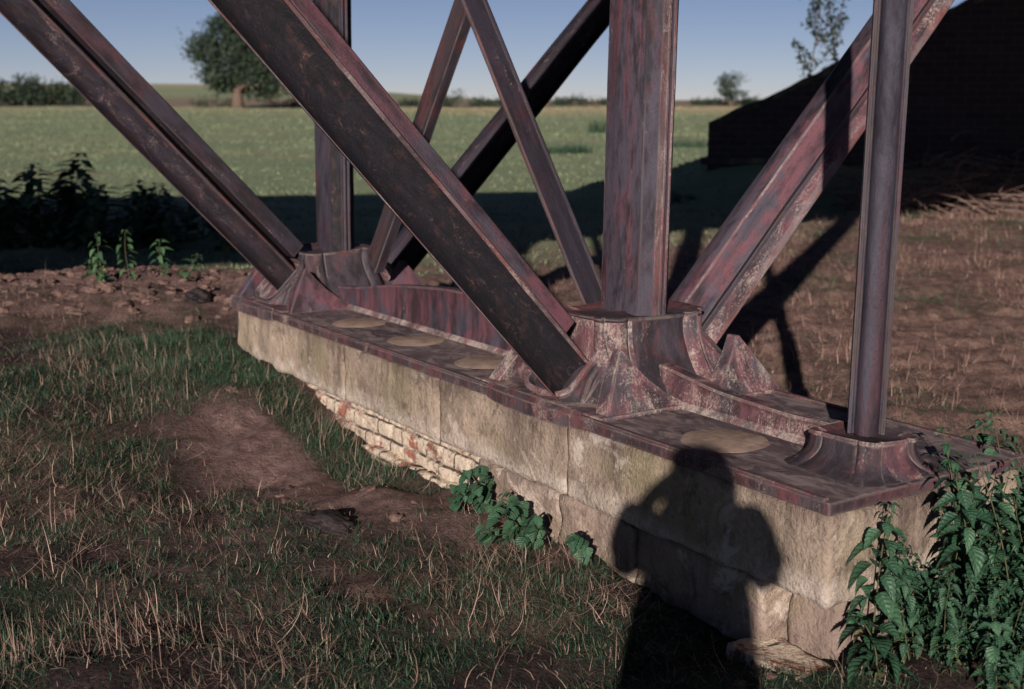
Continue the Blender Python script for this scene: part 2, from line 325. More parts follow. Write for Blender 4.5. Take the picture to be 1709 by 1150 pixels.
def masks(x, y):
    a, b = loc_ab(x, y); n = fbm(x, y, 1.3, 4, 40); n2 = fbm(x, y, .35, 3, 50)
    field = sm(10.5, 14.5, y + 2.2 * (n - .5) + np.clip(-x, 0, 3) * 0 - np.clip(x, 0, 9) * 1.05)
    side = sm(.15, .6, b) * sm(-1.2, .2, a * .4 + b - .6)            # behind / right of the pier: straw
    straw = np.clip(side * .95 + .35 * sm(.5, .7, n), 0, 1)
    # bare trodden earth beside the front of the plinth
    bare = 1.15 * np.exp(-(((a - 2.95 + .25 * (n - .5)) / .75) ** 2 + ((b + .50 + .3 * (n - .5)) / .30) ** 2) ** 1.4) + .8 * np.exp(-(((x + .45) / .55) ** 2 + ((y - 4.8) / .35) ** 2)) + .30 * sm(.52, .66, fbm(x, y, .9, 4, 61)) * (1 - side)
    bare = bare * (1 - .95 * lush_zone(a, b))
    bare = bare + .8 * np.exp(-((y - 8.6) / .8) ** 2) * sm(0, -1.4, x)
    bare = np.clip(bare, 0, 1)
    return field, bare, straw
fm, bm_, sm_ = masks(GX, GY)
yy = GY + 8 * (fbm(GX, GY, .02, 2, 77) - .5)
pale = sm(95, 142, yy) * sm(166, 158, yy) * (.25 + .75 * sm(-25, 5, GX)) + .55 * sm(235, 290, GY) * sm(-10, -50, GX) + .35 * sm(120, 150, yy) * sm(160, 150, yy)
rough = sm(160, 166, yy) * sm(216, 206, GY)
me = npmesh('ground', np.stack([GX.ravel(), GY.ravel(), GZ.ravel()], 1), F, dict(field=fm.ravel(), bare=bm_.ravel(), turf=dens_green(GX, GY).ravel(), straw=sm_.ravel(), pale=pale.ravel(), rough=rough.ravel()), True)
ground = tag(link('ground', me, M['ground']), 'grassy ground with bare trodden earth running out into a flat green field', kind='structure')

# ---------------------------------------------------------------- plinth
plinth = empty('stone_plinth', W(0, 0, 0), math.atan2(BX.y, BX.x))
tag(plinth, 'long low stone and whitewashed brick plinth carrying the iron trestle', 'plinth')
# pier-local frame: X = across (b), Y = along (a), Z up
def rough_block(lo, hi, amp=.006, res=.05, seed=0, rnd=.014, brick=0.):
    lo = np.array(lo); hi = np.array(hi); n = np.maximum(2, np.ceil((hi - lo) / res).astype(int))
    bm = bmesh.new(); bmesh.ops.create_cube(bm, size=1)
    me = bpy.data.meshes.new('block')
    V = []; F_ = []
    def face(o, u, v, nu, nv):
        k = len(V)
        for j in range(nv + 1):
            for i in range(nu + 1): V.append(o + u * (i / nu) + v * (j / nv))
        for j in range(nv):
            for i in range(nu): q = k + j * (nu + 1) + i; F_.append((q, q + 1, q + nu + 2, q + nu + 1))
    d = hi - lo; X = np.array([d[0], 0, 0]); Y = np.array([0, d[1], 0]); Z = np.array([0, 0, d[2]])
    face(lo, X, Z, n[0], n[2]); face(lo + Y + X, -X, Z, n[0], n[2]); face(lo + Y, -Y, Z, n[1], n[2]); face(lo + X, Y, Z, n[1], n[2]); face(lo + Z, X, Y, n[0], n[1]); face(lo + Y, X, -Y, n[0], n[1])
    bm.free(); P = np.array(V)
    c = (lo + hi) / 2; h = d / 2; q = P - c; inner = np.clip(q, -(h - rnd), h - rnd); e = q - inner; ln = np.linalg.norm(e, axis=1, keepdims=True)
    q = inner + e / np.maximum(ln, 1e-9) * np.minimum(ln, rnd)
    nrm = e / np.maximum(ln, 1e-9); P = c + q
    nz = fbm(P[:, 1] + P[:, 0] * .7 + seed, P[:, 2] + P[:, 0] * .7, 9, 4, seed) - .5 + .5 * (fbm(P[:, 1] + P[:, 0] + seed, P[:, 2] - P[:, 0], 28, 3, seed + 5) - .5)
    if brick:
        row = np.floor(P[:, 2] / .078); u = (P[:, 1] + .115 * (row % 2)) / .23; dz = np.abs(P[:, 2] / .078 - row - .5); dy = np.abs(u - np.floor(u) - .5)
        joint = np.maximum(sm(.38, .49, dz), sm(.455, .495, dy)); hv = vnoise(np.floor(u) * 3.7, row * 5.1, seed)
        nz = nz - joint * brick / amp * .5 * (.35 + .9 * fbm(P[:, 1], P[:, 2], 5, 2, 3)) + (hv - .5) * .5
    P = P + nrm * (nz * amp * 2)[:, None]
    return P.tolist(), F_
def stone(name, lo, hi, mat, seed, amp=.006, rnd=.014, res=.03, brick=0.):
    v, f = rough_block(lo, hi, amp, res, seed, rnd, brick); me = pymesh(name, v, f)
    bm = bmesh.new(); bm.from_mesh(me); bmesh.ops.remove_doubles(bm, verts=bm.verts, dist=1e-4); bm.to_mesh(me); bm.free()
    return link(name, me, mat, plinth, 180)
PW = .905
ZT = .458
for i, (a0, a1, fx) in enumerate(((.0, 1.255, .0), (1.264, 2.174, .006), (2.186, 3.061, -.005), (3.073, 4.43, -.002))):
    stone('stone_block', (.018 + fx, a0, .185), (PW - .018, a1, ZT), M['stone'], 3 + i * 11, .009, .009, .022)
for i, (a0, a1) in enumerate(((.26, .86), (.866, 1.30), (1.306, 1.86))):
    stone('stone_block', (.026 - .006 * (i % 2), a0, -.14), (PW - .02, a1, .180), M['stone_low'], 70 + i * 7, .016, .012, .022)
stone('stone_block', (.13, .05, -.14), (PW - .02, .254, .180), M['stone_low'], 97, .02, .02)
stone('brick_footing', (.034, 1.866, -.16), (PW - .03, 4.40, .180), M['wash_brick'], 120, .012, .012, .013, .016)
stone('brick_footing', (-.02, 2.0, -.2), (PW, 3.25, .030), M['wash_brick'], 140, .015, .014, .014, .015)
v, f = rough_block((-.085, -.075, -.105), (.10, .31, -.012), .010, .02, 160, .012); me = pymesh('footing_brick', v, f)
fb = link('brick_footing', me, M['wash_brick'], plinth, 180); fb['label'] = 'broken whitewashed footing at the near corner'
fb.rotation_euler = (0, R(4), R(-4))

# ---------------------------------------------------------------- iron trestle
pier = empty('iron_trestle', W(0, 0, ZT), math.atan2(BX.y, BX.x))
tag(pier, 'rusting red and grey iron trestle of raking struts and columns on a stone plinth', 'trestle')
Z0 = ZT        # children are given in pier-local coordinates with z measured from the ground; shifted once here
def part(o): o.location.z -= Z0; return o
ZP = .500
# base plate: slab with a rim, thin upstanding edge
mb = MB()
mb.box((.010, -.002, Z0 + .003), (PW - .004, 4.436, ZP))
plate = part(mb.build('base_plate', [M['rim'], M['plate']], pier)); bev(plate, .006, 3)
for p in plate.data.polygons:
    if p.normal.z > .9: p.material_index = 1
# raised pads round the sockets
for (a0, a1) in ((1.07, 1.90), (3.84, 4.42)):
    mb = MB(); mb.box((.030, a0, ZP - .01), (PW - .03, a1, ZP + .014)); o = part(mb.build('socket_pad', M['cast'], pier)); bev(o, .007, 2)
# slim front lip
mb = MB(); mb.box((.012, .02, ZP - .012), (.034, 4.40, ZP + .009)); o = part(mb.build('edge_lip', M['rim'], pier)); bev(o, .005, 2)
mb = MB(); mb.box((PW - .03, .02, ZP - .012), (PW - .007, 4.40, ZP + .009)); o = part(mb.build('edge_lip', M['rim'], pier)); bev(o, .005, 2)
# infill discs
def disc(b, a, r, lab=None):
    v = []; n = 48
    for k in range(n):
        t = 2 * math.pi * k / n; rr = r * (1 + .03 * math.sin(3 * t + a * 5) + .02 * math.sin(7 * t + b * 9) + .03 * (float(vnoise(t * 5, a * 9, 3)) - .5)); v.append((b + rr * math.cos(t), a + rr * math.sin(t)))
    rings = [[(x, y, ZP - .004) for x, y in v], [(x, y, ZP + .0006) for x, y in v], [(b + (x - b) * .985, a + (y - a) * .985, ZP + .0012) for x, y in v]]
    vv, ff = loft(rings); part(link('infill_disc', pymesh('infill_disc', vv, ff), M['infill'], pier, 60))
disc(.225, .655, .145); disc(.255, 2.17, .135); disc(.255, 2.78, .135); disc(.25, 3.36, .135)
# longitudinal rib
def rib(a_pts, z_pts, b0=.425, th=.05, mat='iron_red'):
    aa = np.linspace(a_pts[0], a_pts[-1], 40); zz = np.interp(aa, a_pts, z_pts); zz = np.convolve(np.pad(zz, 3, 'edge'), np.ones(7) / 7, 'valid')
    rings = []
    for a, z in zip(aa, zz):
        rings.append([(b0 - .026, a, ZP - .003), (b0 - .018, a, ZP + .010), (b0 - .006, a, ZP + .022), (b0, a, ZP + .06), (b0 - .002, a, z - .02), (b0 - .008, a, z - .008), (b0 - .004, a, z), (b0 + th, a, z), (b0 + th, a, ZP - .003)])
    v, f = loft(rings); mi = [1 if (k % 9) < 2 else 0 for k in range((len(rings) - 1) * 9)] + [0, 0]; o = part(link('stiffening_rib', pymesh('rib', v, f, mi), [M[mat], M['fillet']], pier, 50)); return o
rib([1.70, 2.1, 2.7, 3.3, 3.75, 3.95], [.66, .71, .74, .69, .62, .60])
rib([.38, .55, .9, 1.22], [.592, .584, .596, .64], mat='cast')
# sockets -------------------------------------------------------------
def sell(t, hx, hy, ex):
    c, s_ = math.cos(t), math.sin(t); return math.copysign(abs(c) ** (2 / ex), c) * hx, math.copysign(abs(s_) ** (2 / ex), s_) * hy
def boss(bc, ac, zt, ht, hb, mats, pil=.03, n=192, z0=ZP, ex=6, lean=0., pw=2.2):
    """cast boss: flared skirt with pilasters either side of a sunk panel; ht=(half b, half a) on top, hb=at foot"""
    rings = []; K = 22
    for i in range(K + 1):
        u = i / K; z = z0 - .004 + (zt - z0 + .004) * u; e = (1 - u) ** pw; hx = ht[0] + (hb[0] - ht[0]) * e; hy = ht[1] + (hb[1] - ht[1]) * e
        r = []
        for k in range(n):
            t = 2 * math.pi * k / n + math.pi / n; x, y = sell(t, hx, hy, ex); xr = abs(x) / hx; yr = abs(y) / hy
            g = max(math.exp(-((xr - .74) / .17) ** 4), .0) if yr > .8 else 0.
            g2 = math.exp(-((yr - .78) / .2) ** 4) if xr > .8 else 0.
            w_ = .012 * (fbm(np.array(x * 9 + 3), np.array(y * 9 + z * 7), 1, 2, 5) - .5)
            oy = (pil * (g - .35) * (.75 + .25 * u) + w_); ox = pil * .6 * (g2 - .35) + w_
            r.append((bc + x + math.copysign(ox * (xr > .5) * min(1, (xr - .5) * 3), x) + lean * (z - z0), ac + y + math.copysign(oy * min(1, max(0, yr - .5) * 3), y), z))
        rings.append(r)
    last = rings[-1]; cx = bc + lean * (zt - z0)
    def sc(r, k, dz): return [(cx + (x - cx) * k, ac + (y - ac) * k, zt + dz + .008 * math.sin(9 * x + 5 * y)) for x, y, _ in r]
    rings += [sc(last, 1.03, .002), sc(last, 1.035, .008), sc(last, 1.0, .014), sc(last, .92, .012), sc(last, .84, .004), sc(last, .1, .002)]
    v, f = loft(rings); mi = []
    nr = len(rings)
    for i in range(nr - 1):
        for k in range(n):
            p = rings[min(i, K)][k]; sunk = abs(p[0] - bc) < ht[0] * .55 and abs(p[1] - ac) > ht[1] * .7
            mi.append(1 if K <= i < K + 3 else (2 if i >= K + 3 else (1 if sunk else 0)))
    mi += [0, 2]
    return part(link('socket', pymesh('socket', v, f, mi), mats, pier, 45))
cm = [M['cast'], M['cast_dark'], M['iron_brown']]
boss(.46, 1.47, .800, (.235, .170), (.26, .33), cm, .045, ex=9)
boss(.50, 4.22, .775, (.20, .175), (.25, .36), [M['cast_dark'], M['cast_dark'], M['iron_brown']], .03, pw=1.5)
boss(.380, .21, .598, (.104, .118), (.185, .19), [M['cast_dark'], M['cast'], M['iron_brown']], .03, ex=4.5, pw=3.0)
def raker_socket(ac, sgn, bc, mats, th=46):
    """sloping throat of a raker socket; sgn -1 towards the front edge, +1 towards the back"""
    d = Vector((sgn * math.cos(R(th)), 0, math.sin(R(th)))); rings = []; n = 72; K = 16
    foot = Vector((bc + sgn * .245, ac, ZP - .004)); mouth = Vector((bc + sgn * .315, ac, ZP + .125))
    for i in range(K + 1):
        u = i / K; e = (1 - u) ** 2.6
        up = Vector((0, 0, 1)).lerp(d, u ** .8).normalized(); ay = Vector((0, 1, 0)); ax = ay.cross(up).normalized()
        c = foot.lerp(mouth, u); ha = .150 + .21 * e; hx = .155 + .05 * e
        r = []
        for k in range(n):
            t = 2 * math.pi * k / n; x, y = sell(t, hx, ha, 4.5); fl = 1 - .05 * abs(math.sin(3 * t)) ** .6 * (1 - .4 * u); r.append(c + ax * x * fl + ay * y * fl)
        rings.append(r)
    c = mouth; last = rings[-1]
    rings += [[c + (p - c) * 1.03 + d * (.004 + .006 * math.sin(p.y * 31 + p.z * 17)) for p in last], [c + (p - c) * 1.035 + d * (.010 + .006 * math.sin(p.y * 31 + p.z * 17)) for p in last], [c + (p - c) * 1.0 + d * (.014 + .006 * math.sin(p.y * 31 + p.z * 17)) for p in last], [c + (p - c) * .90 + d * .020 for p in last], [c + (p - c) * .86 - d * .01 for p in last], [c + (p - c) * .1 - d * .01 for p in last]]
    v, f = loft(rings); mi = []
    for i in range(len(rings) - 1): mi += [1 if K <= i < K + 4 else 0] * n
    mi += [0, 0]
    part(link('strut_socket', pymesh('strut_socket', v, f, mi), mats, pier, 45))
    # side cheeks: fin-shaped webs with a concave back
    for s2 in (-1, 1):
        out = [(.430, .0), (.435, .03)]
        top = Vector((.285, .215))
        fin = [(.430, -.004), (.414, .030), (.372, .100), (.325, .172), (.292, .218), (.278, .218), (.236, .160), (.190, .108), (.135, .062), (.080, .030), (.03, .010), (.0, -.004)]
        f0 = []; f1 = []
        for (q, z) in fin:
            aa = .395 - .55 * z + .35 * z * z; f0.append((bc + sgn * q, ac + s2 * aa, ZP + z)); f1.append((bc + sgn * (q - .004), ac + s2 * (aa - .05 - .12 * max(0, .2 - z)), ZP + z * .995))
        v, f = loft([f0, f1] if s2 * sgn > 0 else [f1, f0]); o = part(link('cheek_web', pymesh('cheek', v, f), mats[2], pier)); bev(o, .004, 2, 50)
raker_socket(1.47, -1, .49, [M['cast_dark'], M['iron_pale'], M['cast']])
raker_socket(1.47, 1, .49, [M['cast'], M['iron_brown'], M['cast']])
raker_socket(4.20, -1, .50, [M['cast'], M['cast_dark'], M['iron_red']])
raker_socket(4.20, 1, .53, [M['cast'], M['cast_dark'], M['iron_red']])
def socket_web(ac, pts, ha, mat):
    r0 = [(b, ac - ha * (1 + .25 * max(0, .66 - z) / .16), z) for b, z in pts]; r1 = [(b, ac + ha * (1 + .25 * max(0, .66 - z) / .16), z) for b, z in pts]
    v, f = loft([r0, r1]); bev(part(link('socket_web', pymesh('socket_web', v, f), M[mat], pier)), .012, 3, 20)
socket_web(1.47, [(.60, ZP), (.60, .735), (.68, .715), (.76, .655), (.84, .60), (.885, ZP)], .150, 'cast')
socket_web(1.47, [(.10, ZP), (.16, .60), (.24, .66), (.30, .72), (.34, .735), (.34, ZP)], .150, 'cast_dark')
socket_web(4.20, [(.62, ZP), (.62, .715), (.70, .695), (.78, .645), (.86, .59), (.89, ZP)], .150, 'cast')
socket_web(4.20, [(.12, ZP), (.17, .60), (.25, .66), (.31, .71), (.36, .725), (.36, ZP)], .150, 'cast_dark')
# corbel under the front sockets, on the plate's rim
for ac, h in ((1.47, .12), (4.20, .10)):
    rings = []
    for u in range(9):
        t = u / 8; k = math.sin(math.pi * t) ** .6; a = ac - .30 + .60 * t
        pr = .006 - .013 * k * (1 + .5 * abs(math.sin(3 * math.pi * t)))
        rings.append([(.02, a, Z0 - .002 - .012 * k), (pr, a, Z0 + .002 - .010 * k), (pr, a, ZP + .004), (.02, a, ZP + .022)])
    v, f = loft(rings); part(link('rim_boss', pymesh('rim_boss', v, f), M['rim'], pier, 30))

# members -------------------------------------------------------------
def extrude(prof, mi, t0, t1, seg=24, closed=True, wob=.0015):
    rings = []
    for i in range(seg + 1):
        t = t0 + (t1 - t0) * i / seg; rings.append([(x + random.uniform(-wob, wob), y + random.uniform(-wob, wob), t) for x, y in prof])
    v, f = loft(rings); n = len(prof); m = []
    for i in range(seg): m += list(mi)
    return v, f, m + [mi[0], mi[0]]
def raker(ac, th, shapes, mats, name='raking_strut', lab=None):
    d = Vector((math.cos(R(th)), 0, math.sin(R(th)))); p = Vector((0, -1, 0)); q = d.cross(p)
    mb = MB()
    for prof, mi, t0, t1 in shapes:
        v, f, m = extrude(prof, mi, t0, t1); o = len(mb.v); mb.v += v; mb.f += [tuple(i + o for i in g) for g in f]; mb.m += m
    me = pymesh(name, mb.v, mb.f, mb.m); o = link(name, me, mats, pier, 40)
    o.matrix_local = Matrix(((p.x, q.x, d.x, 0), (p.y, q.y, d.y, ac), (p.z, q.z, d.z, -Z0), (0, 0, 0, 1)))
    bev(o, .003, 2, 50)
    if lab: o['label'] = lab
    return o
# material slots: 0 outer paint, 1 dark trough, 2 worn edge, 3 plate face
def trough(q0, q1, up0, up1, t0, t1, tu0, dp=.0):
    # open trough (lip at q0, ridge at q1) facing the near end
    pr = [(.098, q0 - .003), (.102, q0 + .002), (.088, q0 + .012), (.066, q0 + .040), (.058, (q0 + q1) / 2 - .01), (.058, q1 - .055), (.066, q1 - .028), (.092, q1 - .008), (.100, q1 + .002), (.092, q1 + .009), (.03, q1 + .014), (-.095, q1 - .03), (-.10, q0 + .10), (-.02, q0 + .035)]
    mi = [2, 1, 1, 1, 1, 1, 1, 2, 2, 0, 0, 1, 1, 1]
    pl = [(.062, up0), (.058, up1 - .006), (.048, up1), (-.07, up1 - .02), (-.09, up0 - .01), (-.02, up0 - .004)]
    pm = [3, 3, 0, 0, 0, 0]
    return [(pr, mi, t0, t1), (pl, pm, tu0, t1)]
raker(1.47, 132.7, trough(.397, .585, .602, .668, .31, 5.6, .47), [M['iron'], M['iron_black'], M['iron_pale'], M['iron_red']], lab='raking strut with a tarred black trough')
raker(4.20, 133.2, trough(.495, .640, .700, .790, .26, 5.6, .38), [M['iron_dark'], M['iron_black_speck'], M['iron_brown'], M['iron_dark']])
def flatraker(qt, qm, ql):
    pr = [(.052, qt), (.060, qt + .008), (.100, qm - .02), (.078, qm + .010), (.082, qm + .03), (.105, ql - .045), (.108, ql - .01), (.098, ql), (.07, ql + .002), (-.08, ql - .03), (-.09, qt + .04), (-.02, qt - .004)]
    mi = [2, 3, 1, 1, 4, 2, 4, 0, 0, 0, 0, 0]
    return pr, mi
pr, mi = flatraker(-.062, .055, .160)
raker(1.47, 46.0, [(pr, mi, .98, 6.4)], [M['iron'], M['cast_dark'], M['iron_pale'], M['iron_red'], M['cast']])
pr, mi = flatraker(.085, .110, .255)
pr = [(.052, .090), (.060, .098), (.098, .128), (.062, .136), (.040, .165), (.040, .20), (.06, .235), (.10, .245), (.104, .255), (.09, .26), (-.08, .24), (-.09, .13), (-.02, .088)]
mi = [2, 3, 1, 1, 1, 1, 1, 2, 0, 0, 0, 0, 0]
raker(4.20, 45.4, [(pr, mi, .98, 6.4)], [M['iron_dark'], M['iron_black'], M['iron_black_speck'], M['iron_dark']])
# columns: two shallow hat sections, flanges a hair apart
def column(bc, ac, z0, z1, mats, lean=.022, k=1.0):
    h1 = [(-.006, -.155), (-.020, -.156), (-.021, -.122), (-.072, -.098), (-.076, -.090), (-.076, .126), (-.072, .134), (-.021, .128), (-.020, .150), (-.006, .150)]
    m1 = [2, 2, 1, 1, 0, 2, 0, 0, 2, 0]
    h2 = [(-x, y) for x, y in h1][::-1]; m2 = [0, 0, 0, 0, 3, 1, 1, 1, 2, 0]
    mb = MB()
    for pr, mi in ((h1, m1), (h2, m2)):
        pr = [(x * k, y * k) for x, y in pr]
        v, f, m = extrude(pr, mi, z0, z1, 20); v = [(x + lean * (z - z0), y, z) for x, y, z in v]; o = len(mb.v); mb.v += v; mb.f += [tuple(i + o for i in g) for g in f]; mb.m += m
    o = link('column', pymesh('column', mb.v, mb.f, mb.m), mats, pier, 40); o.location = (bc, ac, -Z0); bev(o, .003, 2, 50); return o
column(.507, 1.47, .79, 4.3, [M['iron'], M['iron_grey'], M['iron_pale'], M['iron_red']])
column(.54, 4.20, .76, 4.3, [M['iron_grey'], M['iron_black'], M['iron_grey'], M['iron_dark']], .012, .92)
# slender rounded column at the near end
def round_column(bc, ac, z0, z1):
    pr = []; mi = []
    R0 = .046
    half = [(-.076, -.006), (-.078, -.016), (-.062, -.019), (-.058, -.012)]
    for k in range(13):
        t = math.pi - math.pi * k / 12; half.append((math.cos(t) * R0 * 1.08, -.016 - math.sin(t) * R0))
    half += [(.058, -.012), (.062, -.019), (.078, -.016), (.076, -.006)]
    m1 = [2, 2, 1, 1] + [0] * 12 + [1, 1, 2, 2, 1]
    pr = half + [(-x, -y) for x, y in half]; pr = [(x * .72, y * .78) for x, y in pr]; mi = m1 + m1
    v, f, m = extrude(pr, mi, 0, z1 - z0, 16, wob=.0006)
    o = link('column', pymesh('column', v, f, m), [M['iron_round'], M['iron_dark'], M['iron_grey']], pier, 50)
    o.location = (bc, ac, z0 - Z0); o.rotation_euler = (R(0), R(.6), R(-33.57 - 8)); bev(o, .002, 2, 50); o['label'] = 'slender rounded column at the near end'; return o
round_column(.392, .21, .60, 4.3)
# diagonal cross braces between the two tall columns
def brace(p0, p1, b, mats, flip=1, wd=.140):
    P0 = Vector((b, p0[0], p0[1])); P1 = Vector((b, p1[0], p1[1])); d = (P1 - P0).normalized(); x = Vector((-1, 0, 0)); y = d.cross(x)
    s = flip; h = wd / 2
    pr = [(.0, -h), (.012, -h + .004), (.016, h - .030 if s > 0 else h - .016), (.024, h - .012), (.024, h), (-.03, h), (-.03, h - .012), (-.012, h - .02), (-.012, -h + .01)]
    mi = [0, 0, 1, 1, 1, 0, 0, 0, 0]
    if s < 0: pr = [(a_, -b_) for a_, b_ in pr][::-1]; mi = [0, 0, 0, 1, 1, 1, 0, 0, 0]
    v, f, m = extrude(pr, mi, 0, (P1 - P0).length, 16); o = link('cross_brace', pymesh('cross_brace', v, f, m), mats, pier, 40)
    o.matrix_local = Matrix(((x.x, y.x, d.x, P0.x), (x.y, y.y, d.y, P0.y), (x.z, y.z, d.z, P0.z - Z0), (0, 0, 0, 1))); bev(o, .002, 2, 50); return o
def ext(p, q, k): return (p[0] + (q[0] - p[0]) * k, p[1] + (q[1] - p[1]) * k)
brace(ext((1.70, .82), (2.62, 2.06), -.04), ext((1.70, .82), (2.62, 2.06), 2.1), .485, [M['iron_dark'], M['iron_brown']], -1)  # dark face colour stands in for shade over the brace's upper part
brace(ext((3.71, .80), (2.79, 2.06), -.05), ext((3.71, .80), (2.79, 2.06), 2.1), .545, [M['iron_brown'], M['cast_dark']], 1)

# ---------------------------------------------------------------- unseen overhead deck, outline shaped to shade the field and wing wall
deck = empty('bridge_deck', (0, 8, 4.4)); tag(deck, 'unseen timber and iron bridge deck overhead, outlined to shade the field and the brick wing wall', 'bridge deck')
near = [(-16, -8.6), (-14.4, -7.55), (-5.4, -1.6), (0, 1.98), (6.6, 6.4), (13.5, 11.0)]
far = [(-16, 5.0), (-14.4, 5.2), (-5.4, 6.5), (-1.4, 7.5), (6.6, 18.5), (13.5, 28.0)]  # far edge drawn out so the wall's coping falls in shade
def slab(n_, f_, z0, z1): return loft([[(a[0], a[1], z0), (b[0], b[1], z0), (b[0], b[1], z1), (a[0], a[1], z1)] for a, b in zip(n_, f_)])
v, f = slab(near, far, 4.62, 4.80); o = link('deck_planks', pymesh('deck', [(x, y - 8, z - 4.4) for x, y, z in v], f), M['timber'], deck)
for k in (.0, .33, .66, .985):
    g0 = [(a[0] + (b[0] - a[0]) * k, a[1] + (b[1] - a[1]) * k) for a, b in zip(near, far)]; g1 = [(x, y + .22) for x, y in g0]
    v, f = slab(g0, g1, 4.22, 4.62); link('girder', pymesh('girder', [(x, y - 8, z - 4.4) for x, y, z in v], f), M['iron_brown'], deck)

# ---------------------------------------------------------------- wing wall
ww = empty('wing_wall', (3.35, 21.9, .5), math.atan2(-2.6, 12.0)); tag(ww, 'brick wing wall with a sloping top, coloured dark for its deep shade at the right', 'wall')
def wz(x): return 1.22 + x * .485
v = []; f = []
xs = [0, 2, 4, 6, 8, 10, 13]
rings = [[(x, 0, -.9), (x, .75, -.9), (x, .75, wz(x) - .62), (x, 0, wz(x) - .62)] for x in xs]
v, f = loft(rings); link('brickwork', pymesh('brickwork', v, f), M['shade_brick'], ww)
xs2 = np.arange(0, 13.01, .22); jz = [random.uniform(-.035, .03) for _ in xs2]; jy = [random.uniform(-.02, .015) for _ in xs2]
rings = [[(x, -.004 + dy_, wz(x) - .617), (x, .75, wz(x) - .617), (x, .75, wz(x) - .47 + dz_), (x, -.004 + dy_, wz(x) - .48 + dz_)] for x, dz_, dy_ in zip(xs2, jz, jy)]
v, f = loft(rings); o = link('coping', pymesh('coping', v, f), M['coping'], ww)
mb = MB(); mb.box((-.10, -.05, .05), (1.3, -.003, .16), 0, .02); o = mb.build('ledge', M['coping'], ww); bev(o, .02, 2)

# ---------------------------------------------------------------- grass and litter
def blades(n, pts, h, wdt, lean0, curl, dry, tone, az=None, droop=1.0, seg=3):
    """pts (n,3); each blade a curved tapering strip; returns V,F,attrs"""
    az = rng.uniform(0, 2 * np.pi, n) if az is None else az
    dx, dy = np.cos(az), np.sin(az); sx, sy = -dy, dx
    tw = rng.uniform(-.6, .6, n); sx, sy = sx * np.cos(tw) + dx * np.sin(tw), sy * np.cos(tw) + dy * np.sin(tw)
    V = np.zeros((n, seg + 1, 2, 3)); px = pts[:, 0].copy(); py = pts[:, 1].copy(); pz = pts[:, 2].copy(); ang = lean0.copy()
    for i in range(seg + 1):
        wv = wdt * (1 - (i / seg) ** 1.6 * .88) * .5
        for k, s in ((0, -1), (1, 1)):
            V[:, i, k, 0] = px + s * sx * wv; V[:, i, k, 1] = py + s * sy * wv; V[:, i, k, 2] = pz
        st = h / seg; px = px + dx * np.sin(ang) * st; py = py + dy * np.sin(ang) * st; pz = pz + np.cos(ang) * st; ang = ang + curl
    base = (np.arange(n) * (seg + 1) * 2)[:, None]; Fq = []
    for i in range(seg): Fq.append(base + np.array([[2 * i, 2 * i + 1, 2 * i + 3, 2 * i + 2]]))
    return V.reshape(-1, 3), np.concatenate(Fq, 0), dict(dry=np.repeat(dry, (seg + 1) * 2), tone=np.repeat(tone, (seg + 1) * 2))
# near turf: tufts of dark green with dead stems
P = scatter(190000, -4.3, 2.4, 2.9, 9.5, dens_green); n = len(P)
u = rng.uniform(0, 1, n); nn = fbm(P[:, 0], P[:, 1], 1.1, 3, 131); la, lb = loc_ab(P[:, 0], P[:, 1]); lush = lush_zone(la, lb)
V, Fq, at = blades(n, P, (.018 + .052 * u ** 1.6 * (.5 + .9 * nn)) * (1 + .15 * lush), rng.uniform(.0018, .0038, n), np.where(rng.uniform(0, 1, n) < .25, np.abs(rng.normal(.6, .3, n)), rng.normal(1.15, .22, n)), rng.normal(.20, .45, n), (rng.uniform(0, 1, n) < .16 * (1 - .8 * lush)).astype(float), np.clip(rng.uniform(0, 1, n) ** 1.5 + .35 * lush, 0, 1), az=np.where(rng.uniform(0, 1, n) < .5, 0, np.pi) + 2.2 * (fbm(P[:, 0], P[:, 1], 2.2, 3, 141) - .5) + rng.normal(0, .65, n))
tag(link('grass', npmesh('grass', V, Fq, at), M['grass']), 'short dark green turf in front of the plinth', 'grass', kind='stuff')
def dens_dry(x, y):
    a, b = loc_ab(x, y); f_, ba, st = masks(x, y); n1 = fbm(x, y, 1.5, 3, 171)
    return np.clip((.15 + sm(.42, .62, n1)) * (1 - .985 * np.clip(ba * 1.3, 0, 1)) * (1 - .9 * sm(.05, .4, b)), 0, 1) * sm(9.4, 8.4, y)
P = scatter(24000, -4.3, 2.6, 2.9, 9.4, dens_dry); n = len(P)
V, Fq, at = blades(n, P, .04 + .17 * rng.uniform(0, 1, n) ** 1.8, rng.uniform(.0012, .0028, n), np.where(rng.uniform(0, 1, n) < .12, rng.uniform(.1, .7, n), rng.normal(1.3, .2, n)), rng.normal(.12, .32, n), np.ones(n), rng.uniform(0, 1, n) ** 1.6, az=np.where(rng.uniform(0, 1, n) < .5, 0, np.pi) + 2.5 * (fbm(P[:, 0], P[:, 1], 1.7, 3, 143) - .5) + rng.normal(0, .6, n), seg=5)
tag(link('dead_grass', npmesh('dead_grass', V, Fq, at), M['straw']), 'bleached dead grass stems over the turf', 'grass', kind='stuff')
